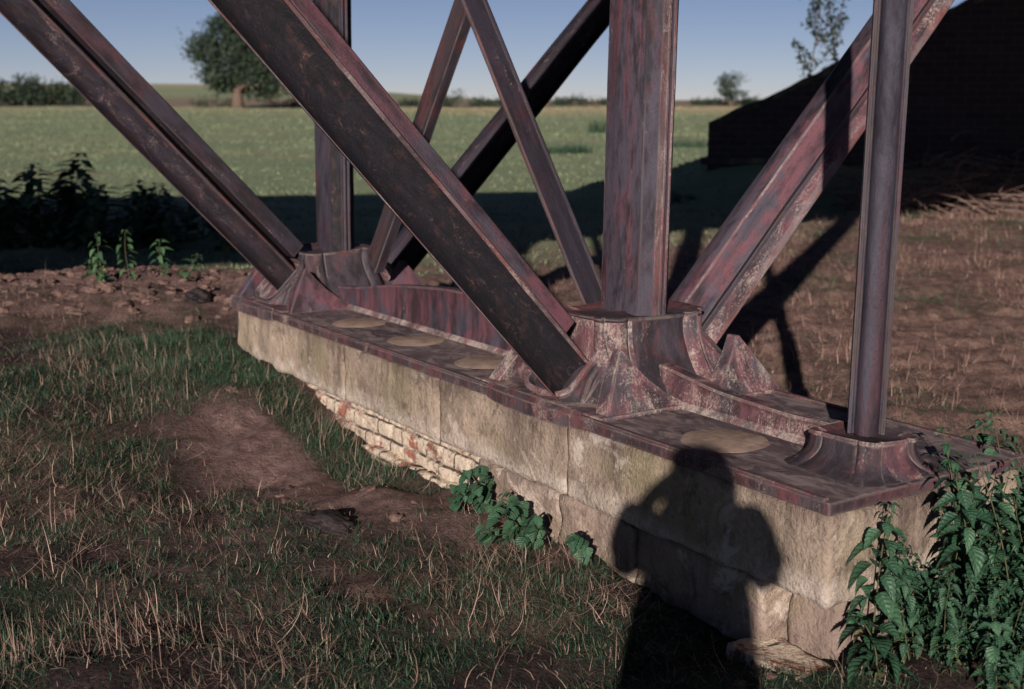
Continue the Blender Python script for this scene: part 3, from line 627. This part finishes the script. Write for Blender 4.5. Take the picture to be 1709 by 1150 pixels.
# trampled straw behind and to the right of the trestle
def dens_straw(x, y):
    f_, ba, st = masks(x, y); a, b = loc_ab(x, y); n1 = fbm(x, y, 1.1, 4, 191)
    return np.clip(st * sm(.0, .3, b) * (.25 + sm(.35, .62, n1)), 0, 1) * (1 - .85 * f_)
P = scatter(80000, -.6, 9.5, 3.2, 20, dens_straw); n = len(P); dd = P[:, 1]
V, Fq, at = blades(n, P, (.03 + .12 * rng.uniform(0, 1, n) ** 1.8) * (1 + dd * .015), rng.uniform(.002, .0042, n) * (.6 + dd * .08), np.where(rng.uniform(0, 1, n) < .10, rng.uniform(.2, .8, n), rng.normal(1.4, .2, n)), rng.normal(.1, .3, n), (fbm(P[:, 0], P[:, 1], .9, 3, 301) + rng.normal(0, .06, n) < .60).astype(float), rng.uniform(0, 1, n) ** 1.9, az=np.where(rng.uniform(0, 1, n) < .5, 0, np.pi) + 3 * (fbm(P[:, 0], P[:, 1], 1.5, 3, 303) - .5) + rng.normal(0, .7, n))
tag(link('straw_litter', npmesh('straw_litter', V, Fq, at), M['litter']), 'trampled brown straw lying over the ground behind the trestle', 'straw', kind='stuff')
# field grass in the middle distance
def dens_field(x, y):
    f_, ba, st = masks(x, y); return f_ * (.3 + sm(.4, .6, fbm(x * .5, y, .6, 3, 211)))
yv = 11.5 + (165 - 11.5) * rng.uniform(0, 1, 170000) ** 2.0; xv = rng.uniform(-.48, .40, 170000) * yv; k = rng.uniform(0, 1, 170000) < dens_field(xv, yv); xv, yv = xv[k], yv[k]
P = np.stack([xv, yv, gh(xv, yv) - .01], 1); n = len(P)
tn = fbm(xv * .35, yv, .16, 4, 223)
V, Fq, at = blades(n, P, (.02 + .04 * rng.uniform(0, 1, n)) * (1 + yv * .010), .004 + .0012 * yv, np.abs(rng.normal(.7, .4, n)), rng.uniform(0, .5, n), np.clip(.45 * sm(.42, .62, tn) * rng.uniform(.2, 1.2, n) + sm(95, 140, yv) * sm(-30, 5, xv) * rng.uniform(.3, 1, n), 0, 1), rng.uniform(0, 1, n))
tag(link('field_grass', npmesh('field_grass', V, Fq, at), M['fieldgrass']), 'sunlit green and yellow pasture grass beyond the trestle', 'grass', kind='stuff')

# clods of the dug bank and trodden ground
def clod_mesh(n, pts, r, seed):
    bm = bmesh.new(); bmesh.ops.create_icosphere(bm, subdivisions=3, radius=1); bv = np.array([v.co[:] for v in bm.verts]); bf = np.array([[v.index for v in f_.verts] for f_ in bm.faces]); bm.free()
    V = []; Fx = []
    for i in range(n):
        s = np.array([rng.uniform(.7, 1.4), rng.uniform(.7, 1.4), rng.uniform(.35, .7)]) * r[i]; o = rng.uniform(0, 50)
        dsp = 1 + 1.5 * (fbm(bv[:, 0] * 1.2 + o, bv[:, 1] * 1.2 + bv[:, 2] * 1.7, 1.6, 4, seed) - .5)
        t = rng.uniform(0, 6.3); c, s_ = math.cos(t), math.sin(t); q = bv * dsp[:, None] * s; q = np.stack([q[:, 0] * c - q[:, 1] * s_, q[:, 0] * s_ + q[:, 1] * c, q[:, 2]], 1)
        V.append(q + pts[i] + [0, 0, r[i] * .15]); Fx.append(bf + i * len(bv))
    return npmesh('clods', np.concatenate(V), np.concatenate(Fx), None, False)
P = np.concatenate([scatter(900, -5.0, -.9, 7.4, 9.4, lambda x, y: np.exp(-((y - 8.6) / .7) ** 2)), scatter(140, -3.4, 1.2, 3.0, 7.0, lambda x, y: .1 + masks(x, y)[1]), scatter(160, 1.5, 7, 5, 15, lambda x, y: .5 + 0 * x)])
n = len(P); r = .006 + .026 * rng.uniform(0, 1, n) ** 4; r[:900] = .010 + .042 * rng.uniform(0, 1, 900) ** 3
tag(link('soil_clods', clod_mesh(n, P, r, 4), M['clod'], smooth=60), 'crumbled brown soil clods on the trodden ground', 'soil', kind='stuff')
# one large dark clod of turf in front of the plinth
def big_clod(x, y, sx, sy, sz, mat, label, cat, name, rz=0.):
    bm = bmesh.new(); bmesh.ops.create_icosphere(bm, subdivisions=5, radius=1)
    for v_ in bm.verts:
        c = v_.co; k = 1 + .5 * (float(fbm(c.x * 2 + 7, c.y * 2 + c.z * 2.3, 1.4, 4, 8)) - .5) + .12 * math.sin(9 * c.z + 4 * c.x); v_.co = Vector((c.x * k * sx, c.y * k * sy, c.z * k * sz))
    me = bpy.data.meshes.new(name); bm.to_mesh(me); bm.free(); o = link(name, me, mat, smooth=180); o.location = (x, y, float(gh(x, y)) + sz * .28); o.rotation_euler = (0, .1, rz)
    return tag(o, label, cat)
big_clod(-.685, 4.50, .105, .06, .05, M['dark_clod'], 'dark wet clod of turf lying on the bare earth before the plinth', 'clod', 'turf_clod', -.4)
big_clod(-2.02, 8.05, .09, .08, .07, M['dark_clod'], 'dark lump of soil on the dug bank beside the far end of the plinth', 'clod', 'turf_clod', .3)
big_clod(1.72, 3.93, .05, .035, .07, M['pale_stone'], 'pale stone among the nettles at the back corner of the plinth', 'stone', 'loose_stone')
big_clod(3.95, 9.3, .05, .04, .03, M['pale_stone'], 'small pale stone on the straw behind the slender column', 'stone', 'loose_stone')

# ---------------------------------------------------------------- leafy plants
def leaf_shape(L_, Wd, serr=7, ov=.38, tip=1.0, fold=.25, droop=.5):
    """serrated ovate leaf along +x, folded on its midrib; V,F"""
    N_ = serr * 2; V = []; F_ = []
    for i in range(N_ + 1):
        t = i / N_; x = t * L_
        if t < ov: wv = math.sin(t / ov * math.pi / 2) ** .75
        else: wv = math.cos((t - ov) / (1 - ov) * math.pi / 2) ** tip
        wv *= Wd / 2 * (1.0 if i % 2 == 0 else 1.16); wv = max(wv, .0004)
        z = -droop * L_ * t * t; hz = wv * fold
        V += [(x, wv, z + hz), (x, wv * .5, z + hz * .62), (x, 0, z), (x, -wv * .5, z + hz * .62), (x, -wv, z + hz)]
        if i:
            q = (i - 1) * 5
            for k in range(4): F_.append((q + k, q + k + 1, q + k + 6, q + k + 5))
    global LU, LV
    LU = np.repeat(np.arange(N_ + 1) / N_, 5); LV = np.tile([1, .5, 0, -.5, -1.], N_ + 1)
    return np.array(V), np.array(F_)
def heart_shape(L_, Wd, fold=.2, droop=.3):
    return leaf_shape(L_, Wd, 5, .25, .8, fold, droop)
def place_leaf(V, pos, az, pitch, roll, s):
    c, s_ = math.cos(roll), math.sin(roll); V = V * s; V = np.stack([V[:, 0], V[:, 1] * c - V[:, 2] * s_, V[:, 1] * s_ + V[:, 2] * c], 1)
    c, s_ = math.cos(pitch), math.sin(pitch); V = np.stack([V[:, 0] * c - V[:, 2] * s_, V[:, 1], V[:, 0] * s_ + V[:, 2] * c], 1)
    c, s_ = math.cos(az), math.sin(az); V = np.stack([V[:, 0] * c - V[:, 1] * s_, V[:, 0] * s_ + V[:, 1] * c, V[:, 2]], 1); return V + np.array(pos)
def nettle_meshes(height, seed, leafL=.075, lean=.35):
    rs = random.Random(seed); pts = []; az = rs.uniform(0, 6.3); ang = rs.uniform(0, .15); p = Vector((0, 0, 0)); K = max(9, int(height / .026))
    for i in range(K + 1):
        pts.append(p.copy()); p = p + Vector((math.cos(az) * math.sin(ang), math.sin(az) * math.sin(ang), math.cos(ang))) * (height / K); ang += lean / K * rs.uniform(.3, 1.7); az += rs.uniform(-.15, .15)
    sv, sf = tube(pts, [.0035 * (1 - .6 * i / K) for i in range(K + 1)], 6)
    VV = []; FF = []; tn = []; dr = []; lu = []; lv = []; off = 0; base = rs.uniform(0, 6.3)
    for i in range(2, K + 1):
        t = i / K; sz = (.55 + .75 * math.sin(math.pi * min(1, t * 1.02)) ** .6) * leafL if t < .93 else leafL * .45
        for k in range(2 if i < K else 4):
            a = base + i * math.pi / 2 + k * (math.pi if i < K else math.pi / 2) + rs.uniform(-.4, .4)
            V, Fx = leaf_shape(1, .56 * rs.uniform(.85, 1.15), 8, .33, 1.15, rs.uniform(.2, .65), rs.uniform(.2, .8))
            pet = .018 * sz / .06; pos = pts[i] + Vector((math.cos(a), math.sin(a), .25)) * pet
            VV.append(place_leaf(V, pos, a, rs.uniform(-.55, .25), rs.uniform(-.35, .35), sz * rs.uniform(.8, 1.2))); FF.append(Fx + off); off += len(V)
            lu.append(LU); lv.append(LV); tn += [rs.uniform(0, 1)] * len(V); dr += [1.0 if (t < .25 and rs.random() < .3) else 0.0] * len(V)
    return pymesh('stem', sv, sf), npmesh('leaves', np.concatenate(VV), np.concatenate(FF), dict(tone=tn, dry=dr, lu=np.concatenate(lu), lv=np.concatenate(lv)), True)
def copy_tree(o, parent=None):
    c = o.copy(); col.objects.link(c)
    if parent is not None: c.parent = parent
    for ch in o.children: copy_tree(ch, c)
    return c
def plant_root(name, height, seed, leafL, lean=.35, leafmat='nettle_leaf'):
    r = empty(name); s, l = nettle_meshes(height, seed, leafL, lean); link('stem', s, M['stem'], r, 180); link('leaves', l, M[leafmat], r); return r
protos = [plant_root('nettle_plant', h, 40 + i, lf) for i, (h, lf) in enumerate(((.58, .056), (.47, .060), (.66, .054), (.38, .056)))]
spots = []
rs = random.Random(5)
for i in range(132):
    if i < 66: a, b = rs.uniform(-.36, -.05), rs.uniform(.34, 1.0)
    elif i < 104: a, b = rs.uniform(-.66, -.30), rs.uniform(.18, .95)
    else: a, b = rs.uniform(-.25, .16), rs.uniform(.97, 1.30)
    spots.append((a, b))
for i in range(16): spots.append((rs.uniform(-.34, -.06), rs.uniform(.20, .46)))
used = set()
for i, (a, b) in enumerate(spots):
    k = i % 4; o = protos[k] if k not in used else copy_tree(protos[k]); used.add(k)
    p = W(a, b, 0); sc = rs.uniform(.55, 1.1) * (.58 if i >= 132 or b < .42 else .7 if a < -.36 else 1.0); o.location = (p.x, p.y, float(gh(p.x, p.y)) - .01); o.rotation_euler = (rs.uniform(-.2, .2), rs.uniform(-.2, .2), rs.uniform(0, 6.3)); o.scale = (sc, sc, sc)
    tag(o, 'dark green nettle in the thick clump against the near end of the plinth', 'nettle', 'nettles clumped at the near end of the plinth')
def one_plant(name, h, seed, lf, x, y, label, cat, rot=(0, 0, 0), leafmat='nettle_leaf', lean=.35, z=None, group=None):
    o = plant_root(name, h, seed, lf, lean, leafmat); o.location = (x, y, (float(gh(x, y)) if z is None else z) - .01); o.rotation_euler = rot; return tag(o, label, cat, group)
p = W(-.045, .17, 0); one_plant('nettle_plant', .50, 77, .065, p.x, p.y, 'tall thin nettle standing alone before the end face of the plinth', 'nettle', (0, -.06, .4), lean=.15)
p = W(.30, 1.06, 0); one_plant('nettle_plant', .55, 78, .07, p.x, p.y, 'small nettle showing just right of the foot of the slender column', 'nettle', lean=.1)
p = W(-.17, .03, 0); one_plant('nettle_plant', .20, 79, .075, p.x, p.y, 'low nettle sprawling over the broken white footing brick', 'nettle', (.5, .2, 2.0), lean=.9)
# bindweed-like plants at the foot of the front face
def creeper(a, b, h, n_leaf, seed, label, spread=.16, size=.055):
    rs = random.Random(seed); p0 = W(a, b, 0); z0 = float(gh(p0.x, p0.y)); r = empty('creeping_plant', (p0.x, p0.y, z0)); VV = []; FF = []; tn = []; lu = []; lv = []; off = 0; mb = MB()
    for k in range(max(3, n_leaf // 9)):
        t0 = rs.uniform(0, 6.3); pts = [Vector((0, 0, -.01))]; q = Vector((rs.uniform(-spread, spread) * AX.x, rs.uniform(-spread, spread) * AX.y, h * rs.uniform(.4, 1.0)))
        q += Vector((-BX.x, -BX.y, 0)) * rs.uniform(0, .10)
        pts = [Vector((0, 0, -.01)) * (1 - u) + q * u + Vector((0, 0, .05 * math.sin(u * 3.1))) for u in (0, .25, .5, .75, 1)]
        v, f = tube(pts, [.0025, .0025, .002, .0018, .0012], 5); mb.add(v, f)
        for j in range(9):
            u = rs.uniform(.15, 1); i0 = min(3, int(u * 4)); w_ = u * 4 - i0; pos = pts[i0].lerp(pts[i0 + 1], w_) + Vector([rs.uniform(-.02, .02) for _ in range(3)])
            V, Fx = heart_shape(1, rs.uniform(.75, .95), rs.uniform(.05, .3), rs.uniform(.1, .5))
            VV.append(place_leaf(V, pos, math.atan2(-BX.y, -BX.x) + rs.uniform(-1.3, 1.3), rs.uniform(-1.1, .1), rs.uniform(-.4, .4), size * rs.uniform(.6, 1.25))); FF.append(Fx + off); off += len(V); lu.append(LU); lv.append(LV); tn += [rs.uniform(.2, 1)] * len(V)
    mb.build('stem', M['stem'], r); link('leaves', npmesh('leaves', np.concatenate(VV), np.concatenate(FF), dict(tone=tn, dry=[0.] * len(tn), lu=np.concatenate(lu), lv=np.concatenate(lv)), True), M['nettle_leaf'], r)
    return tag(r, label, 'plant')
creeper(1.70, -.05, .15, 99, 1, 'bright leafy creeper climbing the plinth wall, left of the pair', .20, .045)
creeper(1.34, -.06, .17, 126, 2, 'larger leafy creeper at the wall foot trailing onto the ground, right of the pair', .24, .048)
creeper(1.00, -.05, .14, 9, 3, 'thin wisp of creeper between the leafy creepers and the photographer shadow', .06, .045)
# weeds on the dug bank and in the shaded field edge
for i, (x, y, h, lf) in enumerate(((-2.85, 8.75, .30, .055), (-2.62, 8.6, .36, .055), (-2.42, 8.7, .28, .06), (-2.75, 8.45, .22, .06), (-2.25, 8.6, .22, .05))):
    one_plant('leafy_weed', h, 200 + i, lf, x, y, 'low leafy weed in the cluster on the dug bank left of the plinth', 'weed', (rs.uniform(-.3, .3), rs.uniform(-.3, .3), i), 'weed_leaf', group='weeds on the dug bank')
wp = [plant_root('tall_weed', h, 300 + i, .10, .2, 'weed_leaf') for i, h in enumerate((.85, 1.05, .7))]
tw = [(-5.75, 14.2), (-5.5, 14.0), (-5.05, 14.2), (-4.95, 13.8), (-4.8, 14.3), (-4.62, 14.0), (-5.2, 14.1), (-4.2, 14.5), (-4.05, 14.3), (-3.85, 14.6), (-5.95, 13.9), (-4.45, 14.1), (-4.7, 13.7), (-5.35, 13.7), (-3.6, 14.7), *[(rs.uniform(-6.2, -2.9), rs.uniform(13.6, 15.2)) for _ in range(26)], (2.6, 19.9), (2.85, 20.2)]
for i, (x, y) in enumerate(tw):
    o = wp[i % 3] if i < 3 else copy_tree(wp[i % 3]); o.location = (x, y, float(gh(x, y)) - .02); s = rs.choice((.35, .5, .6, .8, 1.0)) * rs.uniform(.85, 1.1) * (.45 if i > 40 else 1); o.scale = (.5 + s * 1.5, .5 + s * 1.5, s); o.rotation_euler = (rs.uniform(-.15, .15), rs.uniform(-.15, .15), i * 1.3)
    if i <= 40: tag(o, 'tall dark weed in the row along the shaded edge of the field', 'weed', 'tall weeds along the shaded field edge')
    else: tag(o, 'short dark weed on the shaded bank at the low end of the wing wall', 'weed', 'weeds on the bank by the wing wall')
# rush tufts in the field
def tuft(x, y, n, h, spread, label):
    az = rng.uniform(0, 6.3, n); rr = spread * np.sqrt(rng.uniform(0, 1, n)); P = np.stack([rr * np.cos(az), rr * np.sin(az) * .6, np.zeros(n)], 1)
    V, Fq, at = blades(n, P, h * rng.uniform(.5, 1, n), np.full(n, .02), np.abs(rng.normal(.25, .15, n)), rng.uniform(0, .3, n), np.zeros(n), rng.uniform(0, .5, n)); o = link('rush_tuft', npmesh('rush_tuft', V, Fq, at), M['grass']); o.location = (x, y, float(gh(x, y)) - .02); return tag(o, label, 'rush tuft')
tuft(1.75, 40, 420, .40, .8, 'wide dark rush tuft in the field, seen between the crossing struts')
tuft(4.6, 63, 300, .9, .9, 'dark rush tuft in the field beside the thick column, on its left')
tuft(6.2, 45, 260, .40, .9, 'dark rush tuft in the field between the thick column and the wing wall')
# heap of cut brushwood at the foot of the wing wall
bh = MB(); rs2 = random.Random(9)
for i in range(950):
    x = rs2.uniform(4.9, 11); y = 18.7 + rs2.gauss(0, .55) + .1 * (x - 6); z = float(gh(x, y)) + abs(rs2.gauss(.10, .27)); a_ = rs2.uniform(0, 6.3); L_ = rs2.uniform(.3, 1.3); el = rs2.uniform(-.15, .45)
    d = Vector((math.cos(a_) * math.cos(el), math.sin(a_) * math.cos(el), math.sin(el))); p = Vector((x, y, z)); q = Vector((rs2.uniform(-.1, .1), rs2.uniform(-.1, .1), rs2.uniform(-.05, .12)))
    v, f = tube([p - d * L_ / 2, p + q, p + d * L_ / 2], [.012, .009, .004], 4); bh.add(v, f)
tag(bh.build('brushwood', M['twig']), 'tangled heap of cut twigs at the foot of the wing wall', 'twigs', kind='stuff')

# ---------------------------------------------------------------- trees
def tree(name, x, y, crown, trunk_h, trunk_r, label, cat='tree', leaf=.35, nleaf=60, seed=0, group=None, z=None, zoff=0, dens=1.0, lumps=60):
    """crown: list of (cx, cz, rx, rz) lobes relative to the base"""
    rs = np.random.default_rng(seed); z0 = float(gh(x, y)) if z is None else z; r = empty(name, (x, y, z0 + zoff))
    mb = MB(); top = max(c[1] for c in crown)
    pts = [Vector((0, 0, -.3)), Vector((.02 * trunk_h, 0, trunk_h * .5)), Vector((-.02 * trunk_h, .1, trunk_h)), Vector((.0, .1, top))]
    v, f = tube(pts, [trunk_r * 1.35, trunk_r, trunk_r * .8, trunk_r * .25], 9); mb.add(v, f)
    cen = []
    for (cx, cz, rx, rz) in crown:
        k = max(4, int(lumps * rx * rz / sum(c[2] * c[3] for c in crown)))
        u = rs.normal(size=(k, 3)); u /= np.linalg.norm(u, axis=1, keepdims=True); u *= rs.uniform(.35, 1, (k, 1)) ** .5
        cen.append(np.stack([cx + u[:, 0] * rx, u[:, 1] * rx * .8, cz + u[:, 2] * rz], 1))
        v, f = tube([Vector((0, .05, trunk_h * .9)), Vector((cx * .5, .0, (trunk_h + cz) / 2)), Vector((cx, 0, cz))], [trunk_r * .55, trunk_r * .35, trunk_r * .12], 6); mb.add(v, f)
    mb.build('trunk', M['bark'], r, 180)
    cen = np.concatenate(cen); VV = []; tn = []
    for c in cen:
        lr = leaf * rs.uniform(1.8, 3.6); n = int(nleaf * dens * rs.uniform(.6, 1.3)); d = rs.normal(size=(n, 3)) * lr * .55 * np.array([1, 1, .7]); ctr = c + d
        u = rs.normal(size=(n, 3)); u /= np.linalg.norm(u, axis=1, keepdims=True); w_ = np.cross(u, rs.normal(size=(n, 3))); w_ /= np.linalg.norm(w_, axis=1, keepdims=True); s = leaf * rs.uniform(.35, .75, (n, 1))
        VV.append(np.stack([ctr - u * s, ctr + w_ * s * .55, ctr + u * s, ctr - w_ * s * .55], 1).reshape(-1, 3)); tn.append(np.repeat(np.clip(rs.uniform(0, 1) * .5 + rs.uniform(0, .5, n), 0, 1), 4))
    V = np.concatenate(VV); t = np.concatenate(tn); link('crown', npmesh('crown', V, np.arange(len(V)).reshape(-1, 4), dict(tone=t, dry=rs.uniform(0, .25) + 0 * t)), M['tree_leaf'], r)
    return tag(r, label, cat, group)
tree('broadleaf_tree', -32.0, 150, [(.3, 6.2, 3.2, 3.2), (-3.4, 6.9, 1.5, 1.3), (-4.1, 5.7, .7, .9), (-2.2, 4.0, 1.5, 1.2), (3.9, 5.0, 2.6, 2.4), (1.6, 2.7, 3.9, 1.3), (-1.6, 3.0, 1.9, 1.0), (-1.6, 8.6, 2.0, 1.6), (1.4, 8.3, 2.2, 1.7), (6.0, 4.2, 1.6, 1.6)], 2.4, .62, 'large full crowned tree standing alone at the far edge of the field', leaf=.42, nleaf=110, seed=1, lumps=150)
for i, (px, w_, h_) in enumerate(((8, 1.4, 3.6), (52, 1.9, 4.5), (84, 1.8, 2.7), (114, 1.6, 3.0), (30, 1.6, 1.7))):
    tree('hedge_tree', (px - 854) / 2110 * 172, 172 + i, [(0, h_ * .55, w_, h_ * .48), (w_ * .8, h_ * .3, w_ * .6, h_ * .22)], .6, .15, 'dark hedgerow tree in the row at the far left of the field', leaf=.4, nleaf=50, seed=20 + i, group='hedgerow trees at far left', lumps=26)
tree('small_tree', 28.9, 170, [(0, 2.6, 1.75, 1.7), (.4, 1.3, 1.5, .8), (-.9, 3.2, .8, .9)], .8, .16, 'small rounded tree on the horizon between the thick column and the wing wall', leaf=.28, nleaf=55, seed=31, lumps=30)
bushes = [(755, 1.9, 1.7, 165), (735, 1.2, .8, 165), (800, 1.2, .8, 168), (835, 1.3, .7, 168), (870, 1.6, .6, 170), (960, 1.5, .95, 172), (930, 1.3, .6, 173), (1005, 1.4, .6, 172), (1165, 1.3, .75, 174), (1185, 1.4, .5, 174), (1240, 1.4, .55, 174), (1255, 1.6, .5, 178), (1305, 1.6, .9, 160), (1330, 1.5, 1.0, 158), (690, 1.6, .6, 170)]
for i, (px, w_, h_, D) in enumerate(bushes):
    tree('hedge_bush', (px - 854) / 2110 * D, D, [(0, h_ * .5, w_, h_ * .55)], .2, .08, 'small dark bush in the broken hedge along the horizon', 'bush', leaf=.3, nleaf=40, seed=50 + i, group='bushes along the horizon', lumps=12)
tree('hedge_bush', -27.5, 156, [(0, .45, 2.6, .5), (2.6, .4, 1.8, .4)], .1, .08, 'low spread of scrub beside the trunk of the large lone tree', 'bush', leaf=.3, nleaf=40, seed=81, lumps=14)
tree('hedge_bush', -36.6, 160, [(0, .4, 3.0, .35)], .1, .08, 'low scrub left of the large lone tree', 'bush', leaf=.3, nleaf=40, seed=82, lumps=10)
# saplings behind the wing wall
def sapling(x, y, z, h, seed, label):
    rs = random.Random(seed); r = empty('sapling', (x, y, z)); mb = MB(); VV = []; tn = []
    def branch(p, d, L_, rad, lev):
        pts = [p]; K = 5
        for i in range(K): d = (d + Vector((rs.uniform(-.14, .14), rs.uniform(-.14, .14), rs.uniform(0, .09)))).normalized(); pts.append(pts[-1] + d * L_ / K)
        v, f = tube(pts, [rad * (1 - .75 * i / K) for i in range(K + 1)], 5); mb.add(v, f)
        for i in range(1, K + 1):
            if lev < 2:
                for _ in range(1 if lev else 2): 
                    a_ = rs.uniform(0, 6.3); branch(pts[i], (d + Vector((math.cos(a_), math.sin(a_), .1)) * .75).normalized(), L_ * rs.uniform(.22, .42), rad * .5, lev + 1)
            for _ in range(2 if lev else 1):
                c = np.array(pts[i]) + np.array([rs.gauss(0, .05) for _ in range(3)]); u = np.array([rs.gauss(0, 1) for _ in range(3)]); u /= np.linalg.norm(u); w_ = np.cross(u, [rs.gauss(0, 1) for _ in range(3)]); w_ /= np.linalg.norm(w_); s = rs.uniform(.03, .055)
                VV.append(np.array([c - u * s, c + w_ * s * .6, c + u * s, c - w_ * s * .6])); tn.extend([rs.uniform(0, .6)] * 4)
    branch(Vector((0, 0, -.2)), Vector((rs.uniform(-.12, .12), 0, 1)).normalized(), h, .022, 0)
    mb.build('trunk', M['bark'], r, 180); V = np.concatenate(VV); link('crown', npmesh('crown', V, np.arange(len(V)).reshape(-1, 4), dict(tone=tn, dry=[0.] * len(tn))), M['tree_leaf'], r)
    return tag(r, label, 'sapling')
sapling(5.45, 23.6, 1.4, 2.3, 3, 'thin leaning sapling behind the wing wall, leftmost of the three')
sapling(6.1, 23.6, 1.6, 2.5, 4, 'thin sapling behind the wing wall, middle of the three')
sapling(6.75, 23.6, 1.9, 2.0, 6, 'bushier sapling behind the wing wall, rightmost of the three')

# ---------------------------------------------------------------- photographer, whose shadow falls on the plinth
def skin_obj(name, verts, edges, rads, mat, parent, root=0, sub=2):
    me = bpy.data.meshes.new(name); me.from_pydata(verts, edges, []); o = link(name, me, mat, parent)
    o.modifiers.new('skin', 'SKIN'); sk = me.skin_vertices[0].data
    for i, r_ in enumerate(rads): sk[i].radius = (r_, r_) if not isinstance(r_, tuple) else r_; sk[i].use_root = (i == root)
    m = o.modifiers.new('sub', 'SUBSURF'); m.levels = m.render_levels = sub; return o
ph = empty('person', (-.085, -.27, float(gh(-.085, -.27)))); tag(ph, 'person in a dark jacket raising a camera to the eye, seen only as a shadow', 'person')
V = [(0, 0, .97), (0, 0, 1.18), (0, .01, 1.39), (0, .02, 1.50), (0, .03, 1.58), (.01, .06, 1.66), (.01, .055, 1.73)]
E_ = [(0, 1), (1, 2), (2, 3), (3, 4), (4, 5), (5, 6)]; Rd = [.15, .135, .155, .09, .06, (.080, .095), (.078, .09)]
for s in (-1, 1):
    k = len(V); V += [(s * .18, .01, 1.44), (s * .245, .09, 1.30), (s * .13, .18, 1.53), (s * .10 + .03, .205, 1.585)]; E_ += [(3, k), (k, k + 1), (k + 1, k + 2), (k + 2, k + 3)]; Rd += [.070, .050, .032, .038]
    for j in range(5):
        m_ = len(V); zz = 1.635 - .018 * j if j < 4 else 1.55; V += [(s * .085 + .06, .240, zz), (s * .055 + .07, .255, zz - .004)] if j < 4 else [(s * .07 + .05, .19, zz), (s * .045 + .06, .2, zz + .01)]; E_ += [(k + 3, m_), (m_, m_ + 1)]; Rd += [.010, .008]
    k = len(V); V += [(s * .10, 0, .90), (s * .12, .02, .49), (s * .13, -.01, .08), (s * .14, .13, .03)]; E_ += [(0, k), (k, k + 1), (k + 1, k + 2), (k + 2, k + 3)]; Rd += [.10, .062, .045, .035]
skin_obj('body', V, E_, Rd, M['skin'], ph)
V = [(0, 0, .80), (0, 0, .97), (0, 0, 1.18), (0, .01, 1.38), (0, .02, 1.49), (0, .03, 1.55)]; E_ = [(0, 1), (1, 2), (2, 3), (3, 4), (4, 5)]; Rd = [(.235, .16), (.235, .16), (.22, .155), (.21, .155), .15, .11]
for s in (-1, 1): k = len(V); V += [(s * .18, .01, 1.44), (s * .235, .09, 1.33), (s * .18, .12, 1.43), (s * .13, .12, 1.54)]; E_ += [(4, k), (k, k + 1), (k + 1, k + 2), (k + 2, k + 3)]; Rd += [.11, .080, .10, .105]; k = len(V); V += [(s * .085, .06, 1.60)]; E_ += [(5, k)]; Rd += [.085]
skin_obj('jacket', V, E_, Rd, M['cloth'], ph)
V = [(0, 0, .94)]; E_ = []; Rd = [(.165, .14)]
for s in (-1, 1): k = len(V); V += [(s * .10, 0, .84), (s * .12, .02, .49), (s * .13, -.01, .09)]; E_ += [(0, k), (k, k + 1), (k + 1, k + 2)]; Rd += [.115, .082, .07]
skin_obj('trousers', V, E_, Rd, M['trouser'], ph)
skin_obj('hair', [(.01, .02, 1.64), (.01, .02, 1.715), (.01, .03, 1.775)], [(0, 1), (1, 2)], [(.098, .08), (.105, .105), (.085, .09)], M['hair'], ph)
for s in (-1, 1):
    bm = bmesh.new(); bmesh.ops.create_uvsphere(bm, u_segments=10, v_segments=8, radius=.014); me = bpy.data.meshes.new('eye'); bm.to_mesh(me); bm.free()
    o = link('eye', me, M['pale_stone'], ph, 180); o.location = (.01 + s * .033, .145, 1.665)
cmr = empty('film_camera', (0, -.115, 1.6)); tag(cmr, 'black film camera held up to the eye of the person', 'camera')
mb = MB(); mb.box((-.07, -.018, -.045), (.07, .018, .035)); mb.box((-.022, -.016, .0352), (.022, .02, .058)); o = mb.build('camera_body', M['camera_black'], cmr); bev(o, .006, 2)
v, f = tube([(0, .018, 0), (0, .05, 0), (0, .052, 0), (0, .075, 0)], [.03, .03, .027, .027], 24); link('lens', pymesh('lens', v, f), M['camera_black'], cmr, 40)
v, f = tube([(0, .0755, 0), (0, .078, 0)], [.021, .021], 24); link('lens_glass', pymesh('lens_glass', v, f), M['glass'], cmr, 40)
